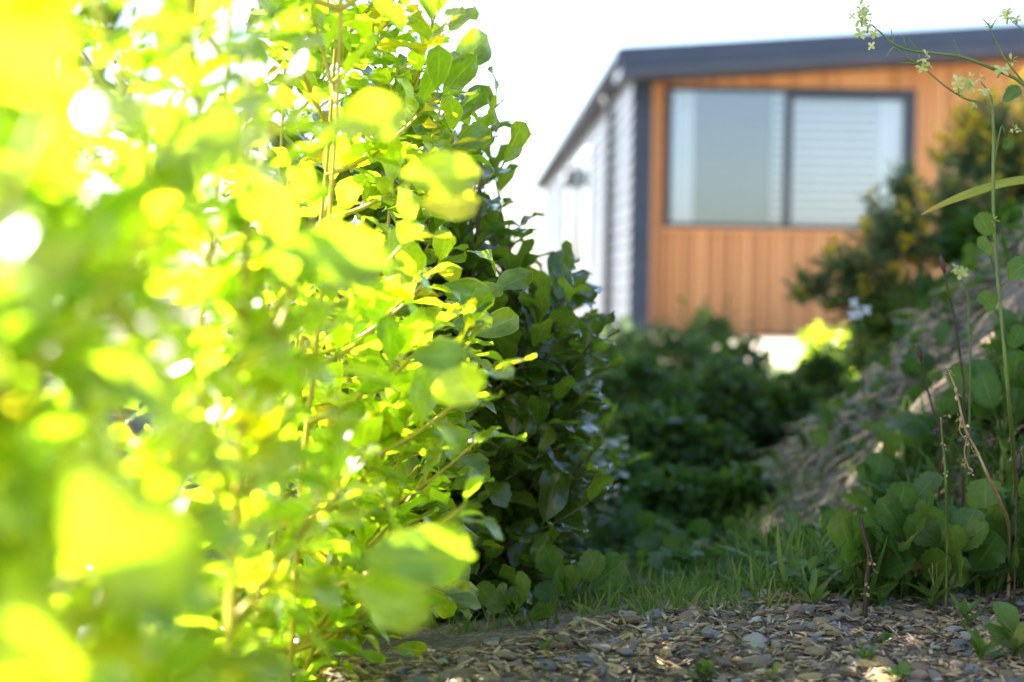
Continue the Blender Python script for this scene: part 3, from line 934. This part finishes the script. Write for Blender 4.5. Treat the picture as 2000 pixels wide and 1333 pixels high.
gorse('dark green gorse bush with a few yellow flowers in front of the window', [(1740, 470, 4.4, 90, 110, 95), (1650, 530, 4.3, 95, 60, 50), (1765, 400, 4.5, 50, 90, 40), (1860, 420, 4.6, 100, 110, 60), (1700, 590, 4.4, 95, 60, 35), (1590, 570, 4.3, 60, 60, 24)], (f1.x, f1.y), 301, 60, 90)
f2 = P(1960, 480, 4.9)
gorse('gorse bush thick with golden flowers at the right edge', [(1940, 280, 4.9, 90, 110, 95), (2000, 380, 5.0, 100, 130, 100), (1880, 330, 4.8, 85, 90, 50), (2060, 260, 5.1, 100, 130, 70)], (f2.x, f2.y), 302, 60, 280)

# ------------------------------------------------------------------ gravel
def stone_mesh(seed, sub=2):
    import bmesh
    rng = random.Random(seed)
    bm = bmesh.new(); bmesh.ops.create_icosphere(bm, subdivisions=sub, radius=1.0)
    for k in range(7):                         # broken faces
        n = Vector((rng.gauss(0, 1), rng.gauss(0, 1), rng.gauss(0, 1))).normalized(); h = rng.uniform(.5, .85)
        for v in bm.verts:
            e = v.co.dot(n) - h
            if e > 0: v.co -= n * e
    for v in bm.verts: v.co += Vector((rng.uniform(-1, 1), rng.uniform(-1, 1), rng.uniform(-1, 1))) * .05
    V = np.array([v.co for v in bm.verts]); F = np.array([[v.index for v in f.verts] for f in bm.faces])
    bm.free()
    return V, F
ST = [stone_mesh(500 + k) for k in range(9)]
STM = []
for V, F in ST:
    me = mesh_np('stone', V, [F], None, False); me.materials.append(M['stone']); STM.append(me)
def stone_mat(x, y, s, rng):
    e = Matrix.Rotation(rng.uniform(-.35, .35), 4, 'X') @ Matrix.Rotation(rng.uniform(-.35, .35), 4, 'Y') @ Matrix.Rotation(rng.uniform(0, 6.28), 4, 'Z')
    return Matrix.Translation((x, y, zgs(x, y) + s * .12)) @ e @ Matrix.Diagonal((s * rng.uniform(.8, 1.3), s * rng.uniform(.6, 1.0), s * rng.uniform(.3, .6), 1))
rs = random.Random(77)
stones = []
while len(stones) < 5200:
    y = rs.uniform(1.36, 2.05); x_ = rs.uniform(-.42, .9)
    over = y - float(crest(x_))
    if over > 0.03 and rs.random() < min(1, over * 7): continue
    s = .0024 + .014 * rs.random() ** 4.6
    stones.append((s, x_, y))
for (px, py, s) in [(1545, 1240, .016), (1470, 1265, .022), (1490, 1205, .019), (1230, 1250, .015), (1580, 1265, .013), (1480, 1300, .016), (1790, 1225, .016), (1620, 1240, .020), (1390, 1240, .012), (1700, 1305, .012), (1420, 1280, .014), (1640, 1208, .012), (1300, 1290, .013), (1150, 1300, .011), (1100, 1310, .012)]:
    p = G(px, py); stones.append((s, p.x, p.y))
stones.sort(reverse=True)
for s, x_, y in stones[:300]:
    link('stone', STM[rs.randrange(9)], None, ground, stone_mat(x_, y, s, rs))
smb = MB()
for s, x_, y in stones[300:]:
    V, F = ST[rs.randrange(9)]
    A = np.array(stone_mat(x_, y, s, rs)); smb.add(V @ A[:3, :3].T + A[:3, 3], F)
o = smb.build('gravel', M['stone'], ground, False); o['kind'] = 'stuff'
cmb = MB()
for k in range(9000):
    y = rs.uniform(1.36, 2.0); x_ = rs.uniform(-.42, .9)
    if y - float(crest(x_)) > .06: continue
    L, w, t = rs.uniform(.003, .014) * (1.6 if rs.random() < .08 else 1), rs.uniform(.0008, .0024), rs.uniform(.0005, .0013)
    A = np.array(Matrix.Translation((x_, y, zgs(x_, y) + rs.uniform(.001, .006))) @ Matrix.Rotation(rs.uniform(0, 6.28), 4, 'Z') @ Matrix.Rotation(rs.gauss(0, .25), 4, 'Y') @ Matrix.Rotation(rs.uniform(-.6, .6), 4, 'X'))
    V = np.array([(-L, -w, 0), (-L * .8, w, 0), (L, w * .7, 0), (L * .85, -w, 0), (-L * .9, -w * .8, t), (-L * .8, w * .8, t), (L * .9, w * .6, t), (L * .8, -w * .8, t)])
    cmb.add(V @ A[:3, :3].T + A[:3, 3], np.array([[0, 1, 2, 3], [4, 7, 6, 5], [0, 4, 5, 1], [1, 5, 6, 2], [2, 6, 7, 3], [3, 7, 4, 0]]))
o = cmb.build('wood_chips', M['chips'], ground, False); o['kind'] = 'stuff'

# ------------------------------------------------------------------ grass and ground cover
rg = random.Random(88)
BLADE = make_set(5, 4, 1, 0.09, seed=13, form='blade', curl=.5, fold=0, wave=.02)
gm = []
while len(gm) < 5600:
    y = rg.uniform(1.75, 3.2); x_ = rg.uniform(-.1, .75)
    over = y - float(crest(x_))
    dens = 0.0 if over < -.02 else (0.3 if over < .03 else 1.0)
    if y > 2.4: dens *= .5
    dens *= .35 + 1.3 * max(0, float(vnoise(x_ * 9, y * 9, 8)) + .35)
    if x_ < .1: dens *= .12 if over > .3 else .55
    elif over < .2: dens *= 1.6
    if rg.random() > dens: continue
    d = Vector((rg.gauss(0, .45), rg.gauss(0, .45), 1))
    gm.append(frame_matrix((x_, y, zgs(x_, y) - .003), d, Vector((rg.gauss(0, 1), rg.gauss(0, 1), .2)), rg.uniform(.012, .062) * (.7 if x_ < .1 else 1) * (1 + .6 * float(vnoise(x_ * 14, y * 14, 21)))))
tag(joined(gm, BLADE, (0, 0, 0)).build('grass', M['grass']), 'short green grass along the far edge of the gravel', 'grass', None, 'stuff')
cm = []
while len(cm) < 12000:
    y = rg.uniform(2.3, 8.5) if rg.random() < .7 else rg.uniform(2.2, 3.6); x_ = rg.uniform(-.5, 2.6)
    x0 = float(np.interp(y, BX_Y, BX_X))
    if y < 2.9 and abs(x_ - .15) < .10 and rg.random() < .9: continue
    if x_ > x0 + .02 and rg.random() < (.6 if float(vnoise(x_ * 5, y * 5, 12)) > .15 else .97): continue
    d = Vector((rg.gauss(0, 1), rg.gauss(0, 1), rg.uniform(.2, 1.2)))
    cm.append(frame_matrix((x_, y, zgs(x_, y) + rg.uniform(0, .05)), d, Vector((rg.gauss(0, .4), rg.gauss(0, .4), 1)), rg.uniform(.03, .065)))
tag(joined(cm, LOW_SET, (0, 0, 0)).build('ground_cover', M['under']), 'low green leaves carpeting the hollow below the bank', 'ground cover', None, 'stuff')

# clods, small stones and dead grass lying on the dirt bank
kb = MB()
n_ = 0
while n_ < 1500:
    y = rs.uniform(1.95, 4.2); x_ = rs.uniform(.35, 1.5)
    if x_ < float(np.interp(y, BX_Y, BX_X)): continue
    V, F = ST[rs.randrange(9)]
    A = np.array(stone_mat(x_, y, .003 + .02 * rs.random() ** 4, rs)); kb.add(V @ A[:3, :3].T + A[:3, 3], F); n_ += 1
o = kb.build('clods', M['soil'], ground, False); o['kind'] = 'stuff'
db = []
while len(db) < 1500:
    y = rs.uniform(1.95, 4.0); x_ = rs.uniform(.35, 1.5)
    if x_ < float(np.interp(y, BX_Y, BX_X)) - .05: continue
    d = Vector((-.75 + rs.gauss(0, .5), rs.gauss(0, .6), -.6 + rs.gauss(0, .35)))
    db.append(frame_matrix((x_, y, zgs(x_, y) + .008), d, Vector((-.6, -.3, 1)), rs.uniform(.04, .11)))
o = joined(db, BLADE, (0, 0, 0)).build('dead_grass', M['dry'], ground); o['kind'] = 'stuff'

# ------------------------------------------------------------------ weeds on the right
WEED_M = meshes_of(WEED_SET, 'leaf', M['weed'])
OLD_M = meshes_of(WEED_SET[:3], 'leaf', M['weed_old'])
LANCE_M = meshes_of(LANCE_SET, 'leaf', M['grass'])
def place_leaf(root, me, pos, d, up, s):
    m = frame_matrix(pos, d, up, s)
    return link('leaf', me, None, root, Matrix.Translation(-root.location) @ m)

def rosette(label, px, py, n, size, tall, seed, yoff=0.0, group='broad leaved weeds on the bank', old=0, lean=(0, 0)):
    rng = random.Random(seed)
    p = G(px, py); p = Vector((p.x, p.y + yoff, 0)); p.z = zgs(p.x, p.y)
    root = empty('broadleaf_weed', p, label, 'weed', group)
    for k in range(n):
        a = k * 2.4 + rng.uniform(-.5, .5)
        el = rad(rng.uniform(22, 78))
        d = Vector((math.cos(a) * math.cos(el) + lean[0], math.sin(a) * math.cos(el) + lean[1], math.sin(el)))
        s = size * rng.uniform(.55, 1.15)
        pet = tall * rng.uniform(.2, 1.0) * math.sin(el)
        q = p + d.normalized() * (s * .75) + Vector((0, 0, pet * .5))
        facing = Vector((rng.uniform(-.8, .8), -rng.uniform(.2, 1.1), rng.uniform(.2, 1)))
        if el > rad(50) and rng.random() < .7: dd = d + Vector((rng.uniform(-.5, .5), rng.uniform(-.2, .2), 0))
        else: dd = d
        if q.z > p.z + .05:
            b = MB(); b.tube(bez(p, p.lerp(q, .5) + Vector((0, 0, .01)), q - dd.normalized() * s * .3, 5), [.0022, .002, .0018, .0016, .0014], 5)
            b.build('petiole', M['weed_stem'], root, offset=p)
        place_leaf(root, (OLD_M[rng.randrange(3)] if k < old else WEED_M[rng.randrange(8)]), q, dd, facing, s)
    return root

W = [
 ('broad weed with scalloped leaves at the left end of the weed patch', 1690, 1190, 18, .054, .11, 0.03, 1),
 ('tallest broad leaved weed in the middle of the weed patch', 1790, 1192, 26, .056, .17, 0.06, 0),
 ('broad weed with a yellowing lower leaf in front of the dry stalk', 1880, 1195, 20, .054, .12, 0.03, 2),
 ('broad leaved weed under the tall flowering stem', 1970, 1195, 22, .058, .14, 0.05, 1),
 ('broad leaved weed cut by the lower right picture edge', 2040, 1190, 16, .066, .15, 0.06, 0),
]
for i, (lab, px, py, n, s, tl, yo, old) in enumerate(W):
    rosette(lab, px, py, n, s, tl, 400 + i, yo, old=old)
W2 = [
 ('dark little weed at the hedge foot where grass meets gravel', 1010, 1225, 10, .045, .03),
 ('dark leafy weed in shade between hedge foot and grass', 1120, 1195, 12, .05, .03),
 ('leafy weed at the left end of the grass strip', 1200, 1165, 10, .045, .03),
 ('leafy weed in the grass below the tip of the bank', 1480, 1130, 12, .045, .05),
 ('blurred weed low on the bank left of the scalloped weed', 1610, 1110, 12, .055, .06),
 ('blurred green weed in the hollow beside the bare path', 1330, 1120, 14, .06, .05),
 ('dark weed with one pale shining leaf in the hollow', 1270, 1090, 10, .065, .05),
 ('upright weed growing on the lower slope behind the dry stalk', 1760, 960, 14, .055, .12),
 ('leafy weed on the slope behind the purple tipped stem', 1840, 900, 14, .055, .12),
 ('weed at mid slope left of the tall flowering stem', 1915, 850, 12, .05, .08),
 ('weed growing high on the bank at the right edge', 1985, 720, 9, .05, .06),
 ('pale weed leaf cluster against the bare bank', 1640, 905, 7, .05, .05),
 ('leafy weed behind the tall stem near the right edge', 1960, 900, 16, .06, .14),
 ('leaning weed above the dark dead stem', 1700, 1040, 12, .055, .09),
]
for i, (lab, px, py, n, s, tl) in enumerate(W2):
    rosette(lab, px, py, n, s, tl, 440 + i, 0.0)

def tuft(label, px, py, n, size, seed, mat_set, cat='weed', name='small_weed', spread=1.0, group='little weeds on the gravel'):
    rng = random.Random(seed); p = G(px, py)
    root = empty(name, p, label, cat, group)
    b = MB(); b.tube([p + Vector((0, 0, -.004)), p + Vector((0, 0, size * .5))], [.0012, .0008], 5); b.build('stem', M['weed_stem'], root, offset=p)
    for k in range(n):
        a = k * 2.4 + rng.uniform(-.3, .3); el = rad(rng.uniform(15, 75))
        d = Vector((math.cos(a) * math.cos(el) * spread, math.sin(a) * math.cos(el) * spread, math.sin(el)))
        place_leaf(root, mat_set[rng.randrange(len(mat_set))], p + Vector((0, 0, size * .5 * rng.random())), d, Vector((0, -.3, 1)), size * rng.uniform(.6, 1.1))
SMALL_M = meshes_of(make_set(5, 6, 4, 0.6, seed=15, form='round', curl=.2, fold=.2, wave=.1, petiole=.4), 'leaf', M['grass'])
T = [
 ('spiky little weed on gravel below the yellowing leaf', 1885, 1230, 12, .034, 0),
 ('grassy sprout standing in the gravel left of the flat pale stone', 1688, 1300, 10, .024, 0),
 ('tiny round leaved seedling on gravel under the dark dead stem', 1725, 1262, 6, .016, 1),
 ('bright round leaved seedling at the bottom picture edge', 1375, 1333, 9, .022, 1),
 ('small dark sprout at the bottom edge right of the bright seedling', 1510, 1335, 5, .016, 1),
 ('upright leafy sprout at the lower right of the gravel', 1915, 1300, 12, .036, 0),
 ('single sprout at the bottom edge near the lower right corner', 1760, 1333, 5, .022, 1),
 ('lance leaved weed at the edge of the weed patch', 1720, 1195, 9, .04, 0),
 ('lance leaved weed between the dead stem and the pale dry tuft', 1820, 1200, 10, .042, 0),
 ('leafy weed at the lower right picture corner', 1985, 1290, 9, .05, 1),
 ('thin weed at the edge of the grass by the first large stones', 1585, 1190, 9, .04, 0),
 ('small sprout in the chips close to the hedge foot', 1065, 1285, 6, .02, 0),
]
for i, (lab, px, py, n, s, k) in enumerate(T):
    tuft(lab, px, py, n, s, 600 + i, LANCE_M if k == 0 else SMALL_M)

# stems and stalks
def stalk(name, label, cat, path_px, d, r0, r1, mat, group=None):
    pts = [P(a, b_, dd) for a, b_, dd in [(q[0], q[1], q[2] if len(q) > 2 else d) for q in path_px]]
    foot = pts[-1]; g = Vector((foot.x, foot.y, zgs(foot.x, foot.y) - .005))
    if g.z < foot.z: pts.append(g)
    pts = pts[::-1]
    root = empty(name, pts[0], label, cat, group)
    path = smooth_path(pts, 4)
    b = MB(); b.tube(path, np.linspace(r0, r1, len(path)), 6)
    b.build('stem', mat, root, offset=pts[0])
    return root, path

def twig_on(root, pts, r0, r1, mat, name='twig'):
    pts = smooth_path(pts, 4)
    b = MB(); b.tube(pts, np.linspace(r0, r1, len(pts)), 5)
    return b.build(name, mat, root, offset=root.location)

def seed_mesh(seed, n=7, size=.006):
    rng = random.Random(seed); ms = []
    for k in range(n):
        v = Vector((rng.gauss(0, 1), rng.gauss(0, 1), rng.gauss(0, 1))).normalized()
        ms.append(frame_matrix(v * size * .2, v, Vector((rng.gauss(0, 1), rng.gauss(0, 1), rng.gauss(0, 1))), size * rng.uniform(.6, 1.2)))
    return joined(ms, LOW_SET, (0, 0, 0)).mesh('seed_head')
SEEDM = [seed_mesh(60 + k) for k in range(4)]
for me in SEEDM: me.materials.append(M['dry'])
def put(root, name, me, p, s=1.0, rot=None):
    return link(name, me, None, root, Matrix.Translation(Vector(p) - root.location) @ (rot or Matrix.Rotation(random.uniform(0, 6), 4, 'Z')) @ Matrix.Scale(s, 4))

dr, dpath = stalk('dry_stalk', 'dry golden seed stalk leaning left out of the weed patch', 'dry stalk',
                  [(1854, 728), (1868, 765), (1878, 810), (1888, 845), (1908, 882), (1932, 935), (1955, 985, 1.80), (1972, 1040, 1.90)], 1.74, .0026, .0010, M['dry'])
for i, (a, b_) in enumerate([(1850, 722), (1857, 732), (1866, 770), (1872, 815), (1885, 830), (1890, 855), (1895, 870), (1905, 885), (1888, 912), (1898, 925), (1885, 900)]):
    put(dr, 'seed_head', SEEDM[i % 4], P(a, b_, 1.735), random.uniform(.8, 1.5))
twig_on(dr, [P(1890, 850, 1.74), P(1884, 885, 1.735), P(1895, 922, 1.735)], .0009, .0006, M['dry'])
twig_on(dr, [P(1880, 815, 1.74), P(1874, 840, 1.735), P(1886, 860, 1.735)], .0009, .0006, M['dry'])

dd_, _ = stalk('dead_stem', 'dark brown dead stem upright at the left end of the weed patch', 'dead stem',
               [(1682, 1010), (1686, 1040), (1697, 1085), (1692, 1140), (1690, 1195)], 1.80, .0034, .0022, M['dead'])
for i, (a, b_) in enumerate([(1703, 1100), (1708, 1118), (1693, 1145), (1700, 1090), (1690, 1160)]):
    put(dd_, 'seed_head', SEEDM[i % 4], P(a, b_, 1.79), .8)
twig_on(dd_, [P(1690, 1050, 1.80), P(1702, 1090, 1.79), P(1708, 1125, 1.785)], .001, .0007, M['dead'])
PURM = [seed_mesh(80 + k, 8, .011) for k in range(2)]
for me in PURM: me.materials.append(M['purple_flower'])
pu, _ = stalk('flower_stem', 'thin upright stem with small purple flowers at its tip', 'weed',
              [(1838, 815), (1840, 850), (1845, 900), (1848, 960), (1850, 1060, 1.86)], 1.80, .0022, .0012, M['weed_stem'])
put(pu, 'flower', PURM[0], P(1832, 840, 1.79), .55); put(pu, 'flower', PURM[1], P(1844, 822, 1.80), .4)
for i, (a, b_) in enumerate([(1842, 868), (1847, 880), (1843, 900), (1849, 925), (1850, 812)]): put(pu, 'seed_head', SEEDM[i % 4], P(a, b_, 1.795), .7)
def headed(label, path, d):
    r_, p_ = stalk('seed_stalk', label, 'dry stalk', path, d, .0018, .0012, M['dead'], 'dark plantain stalks on the bank')
    b = MB(); t = p_[-1]; q = (p_[-1] - p_[-3]).normalized()
    b.tube([t - q * .012, t - q * .004, t + q * .008, t + q * .014], [.0016, .0038, .0034, .001], 7)
    b.build('seed_head', M['dead'], r_, offset=r_.location)
headed('dark plantain stalk with a black tip against the bank crest', [(1841, 518), (1850, 560), (1862, 610), (1876, 700), (1884, 800)], 2.1)
headed('short dark plantain stalk with black tip low against the bank', [(1796, 690), (1806, 740), (1822, 800), (1836, 860)], 2.1)
headed('thin dark stalk at the right edge among the weeds', [(1990, 905), (1986, 960), (1984, 1060)], 1.85)

def flower_mesh(seed, s=.0092):
    rng = random.Random(seed); mb = MB()
    V, F, UV = leaf_tpl(4, 2, .62, form='obovate', curl=.25, fold=.1, wave=.03)
    for k in range(4):
        a = k * math.pi / 2 + rng.uniform(-.15, .15)
        m = np.array(frame_matrix((0, 0, 0), (math.cos(a), math.sin(a), .25), (0, 0, 1), s))
        mb.add(V @ m[:3, :3].T + m[:3, 3], F, UV)
    mb.tube([(0, 0, -.008), (0, 0, 0)], [.0012, .0018], 5)
    return mb.mesh('flower')
FLM = [flower_mesh(90 + k) for k in range(4)]
for me in FLM: me.materials.append(M['pale_flower'])
BUDM = [seed_mesh(95 + k, 6, .006) for k in range(2)]
for me in BUDM: me.materials.append(M['pale_flower'])
def fl(root, a, b_, d, s=1.0):
    r = Matrix.Rotation(random.uniform(0, 6), 4, 'Z')
    e = Matrix.Rotation(rad(random.uniform(20, 95)), 4, 'X') @ r
    put(root, 'flower', FLM[random.randrange(4)], P(a, b_, d), s, Matrix.Rotation(random.uniform(-.8, .8), 4, 'Z') @ e)
def bud(root, a, b_, d, s=1.0): put(root, 'bud', BUDM[random.randrange(2)], P(a, b_, d), s)
def pod(root, a, b_, a2, b2, d):
    twig_on(root, [P(a, b_, d), P((a + a2) / 2, (b_ + b2) / 2, d), P(a2, b2, d)], .0011, .0004, M['weed_stem'], 'seed_pod')

D = 1.66
tw, tpath = stalk('flowering_weed', 'tall green weed stem with pale yellow flowers near the right edge', 'weed',
   [(1938, 205), (1941, 270), (1940, 340), (1942, 450), (1950, 560), (1958, 640), (1965, 720), (1972, 800, 1.68), (1980, 900, 1.78), (1986, 1000, 1.92), (1990, 1080, 2.0)], D, .0028, .0017, M['weed_stem'], 'pale flowered weeds')
twig_on(tw, [P(1938, 225, D), P(1928, 205, D), P(1890, 195, D), P(1862, 180, D), P(1835, 160, D), P(1800, 130, D), P(1772, 112, D), P(1745, 92, D - .01)], .0014, .0008, M['weed_stem'])
twig_on(tw, [P(1938, 210, D), P(1934, 185, D), P(1915, 160, D)], .0014, .0008, M['weed_stem'])
twig_on(tw, [P(1940, 330, D), P(1955, 250, D + .01), P(1962, 260, D + .01)], .001, .0007, M['weed_stem'])
for (a, b_, s) in [(1803, 118, .9), (1812, 126, .9), (1800, 134, .9), (1870, 158, 1), (1885, 165, 1), (1898, 160, 1), (1878, 178, 1), (1896, 172, .9), (1925, 180, 1.2), (1903, 205, .7), (1872, 172, .9)]: fl(tw, a, b_, D - .012, s)
for (a, b_) in [(1808, 108), (1895, 152), (1915, 152), (1980, 250), (1985, 255), (1942, 430)]: bud(tw, a, b_, D - .01, 1.1)
pod(tw, 1790, 125, 1756, 122, D); pod(tw, 1793, 124, 1796, 106, D); pod(tw, 1745, 92, 1730, 112, D)
for (a, b_, a2, b2, s) in [(1945, 210, 1975, 185, 1), (1944, 480, 1925, 440, 1), (1955, 560, 1985, 530, 1.2), (1955, 620, 1930, 590, 1), (1948, 300, 1970, 280, .8), (1965, 700, 1985, 660, 1), (1943, 520, 1925, 480, .9)]:
    q0, q1 = P(a, b_, D), P(a2, b2, D - .01)
    place_leaf(tw, WEED_M[random.randrange(8)], q0.lerp(q1, .5), q1 - q0, Vector((random.uniform(-.5, .5), -1, .5)), (q1 - q0).length * s * 1.1)
D2 = 1.72
sp, _ = stalk('flowering_weed', 'long arching weed sprig with pale yellow flowers in front of the roof edge', 'weed',
   [(1702, 48), (1722, 66), (1745, 86), (1780, 99), (1830, 105), (1880, 112), (1940, 135), (2000, 166), (2080, 260), (2130, 500), (2140, 900, 1.8), (2140, 1150, 1.9)], D2, .0032, .0010, M['weed_stem'], 'pale flowered weeds')
for (a, b_, s) in [(1682, 22, .9), (1690, 30, 1), (1685, 42, 1), (1695, 52, 1), (1680, 66, 1.1), (1664, 32, .6), (1708, 66, .9), (1702, 90, .7), (1955, 138, 1.3), (1692, 18, .8)]: fl(sp, a, b_, D2 - .01, s)
for (a, b_) in [(1678, 12), (1687, 36), (1700, 45), (1678, 40)]: bud(sp, a, b_, D2 - .01, 1.2)
pod(sp, 1789, 97, 1775, 74, D2); pod(sp, 1770, 94, 1762, 66, D2); pod(sp, 1875, 112, 1862, 76, D2); pod(sp, 1745, 86, 1740, 55, D2)
twig_on(sp, [P(2040, 210, D2), P(1970, 125, D2), P(1945, 80, D2), P(1930, 46, D2)], .0014, .0007, M['weed_stem'])
twig_on(sp, [P(2030, 195, D2), P(2020, 90, D2), P(1968, 34, D2)], .0012, .0007, M['weed_stem'])
for (a, b_) in [(1962, 30), (1968, 36), (1985, 38), (1968, 22)]: fl(sp, a, b_, D2, .9)
pod(sp, 1932, 50, 1918, 36, D2); pod(sp, 1936, 55, 1948, 34, D2); bud(sp, 1930, 50, D2); bud(sp, 1975, 120, D2, 1.6)
wf, wpath = stalk('flowering_weed', 'short weed with one pale flower in front of the bank crest', 'weed', [(1872, 532), (1890, 580), (1892, 650), (1895, 740)], 2.1, .002, .0012, M['weed_stem'], 'pale flowered weeds')
for (a, b_) in [(1868, 525), (1876, 535), (1884, 530)]: fl(wf, a, b_, 2.09, 1.2)
WHM = [flower_mesh(120 + k, .02) for k in range(2)]
for me in WHM: me.materials.append(M['white_flower'])
ww, _ = stalk('white_flower_stem', 'blurred stem with white flowers below the dark gorse', 'flower', [(1680, 606), (1690, 660), (1700, 740), (1704, 800)], 3.1, .0022, .0014, M['weed_stem'])
for (a, b_) in [(1668, 592), (1678, 612), (1692, 606), (1665, 616)]:
    put(ww, 'flower', WHM[random.randrange(2)], P(a, b_, 3.09), .7, Matrix.Rotation(rad(70), 4, 'X') @ Matrix.Rotation(random.uniform(0, 6), 4, 'Z'))

# arching grass blade that enters from the right edge
gp = [P(1798, 421, 1.70), P(1835, 402, 1.69), P(1880, 383, 1.68), P(1930, 366, 1.68), P(1980, 354, 1.68), P(2030, 352, 1.69), P(2090, 380, 1.70), P(2140, 520, 1.72), P(2165, 800, 1.74)]
foot = Vector((gp[-1].x, gp[-1].y + .03, zgs(gp[-1].x, gp[-1].y + .03))); gp.append(foot)
gp = smooth_path(gp, 4)
gr_root = empty('grass_blade', foot, 'single arching grass blade with yellow tip entering from the right edge', 'grass blade')
n = len(gp); V, UV, F = [], [], []
for i, p in enumerate(gp):
    w = .0046 * min(1, (i / n) / .22) ** .8 + .0003
    t = (gp[min(i + 1, n - 1)] - gp[max(i - 1, 0)]).normalized()
    side = t.cross(Vector((0, 1, .25))).normalized()
    for s, zz in ((-1, 0), (0, -.0018), (1, 0)):
        V.append(tuple(p - foot + side * w * s + Vector((0, zz, 0)))); UV.append((.5 + .5 * s, 1 - i / n))
for i in range(n - 1):
    for j in range(2):
        F.append((i * 3 + j, i * 3 + j + 1, i * 3 + j + 4, i * 3 + j + 3))
def blade_material():
    m = leaf_material('arching_blade', [(0, (.22, .25, .04)), (1, (.26, .28, .05))], 2.2, .4, .4, .45, veins=False)  # base colour lightened to look sunlit, as the blade stands in shade
    nt = m.node_tree
    bs = nt.nodes['Principled BSDF']; old = bs.inputs['Base Color'].links[0].from_socket
    tc = N(nt, 'ShaderNodeTexCoord'); sx = N(nt, 'ShaderNodeSeparateXYZ'); nt.links.new(tc.outputs['UV'], sx.inputs[0])
    c = mixc(nt, ramp(nt, sx.outputs[1], [(.72, (0, 0, 0)), (.88, (1, 1, 1))]), old, (.45, .30, .07))
    nt.links.new(c, bs.inputs['Base Color'])
    return m
link('blade', mesh_np('blade', V, [np.array(F)], UV), blade_material(), gr_root)
# pale dry tuft
pt = G(1835, 1190)
dt = empty('dry_tuft', pt, 'small pale tuft of dry stalks at the foot of the weeds', 'dry tuft')
rd = random.Random(5)
for k in range(12):
    b = MB(); tip = Vector((rd.uniform(-.02, .02), rd.uniform(-.012, .012), rd.uniform(.03, .065)))
    b.tube(bez(Vector((rd.uniform(-.004, .004), 0, -.003)), tip * .5 + Vector((rd.uniform(-.008, .008), 0, 0)), tip, 5), [.0007, .0006, .0006, .0005, .0003], 4)
    b.build('stalk', M['dry'], dt)
# blades among the weeds
wb = []
while len(wb) < 1500:
    y = rg.uniform(1.84, 2.5); x_ = rg.uniform(.38, .95)
    if y < float(crest(x_)) - .02: continue
    d = Vector((rg.gauss(0, .3), rg.gauss(0, .3), 1))
    wb.append(frame_matrix((x_, y, zgs(x_, y) - .003), d, Vector((rg.gauss(0, 1), rg.gauss(0, 1), .2)), rg.uniform(.03, .12)))
tag(joined(wb, BLADE, (0, 0, 0)).build('grass', M['grass']), 'taller loose grass between the weeds on the bank', 'grass', None, 'stuff')
bc = []
while len(bc) < 2200:
    y = rg.uniform(1.8, 2.45); x_ = rg.uniform(.36, 1.0)
    if y < float(crest(x_)): continue
    d = Vector((rg.gauss(0, 1), rg.gauss(0, 1), rg.uniform(.2, 1.4)))
    bc.append(frame_matrix((x_, y, zgs(x_, y) + rg.uniform(0, .045)), d, Vector((rg.gauss(0, .4), rg.gauss(0, .4) - .3, 1)), rg.uniform(.012, .036)))
tag(joined(bc, LOW_SET, (0, 0, 0)).build('ground_cover', M['weed']), 'small green leaves filling the foot of the weed patch', 'ground cover', None, 'stuff')
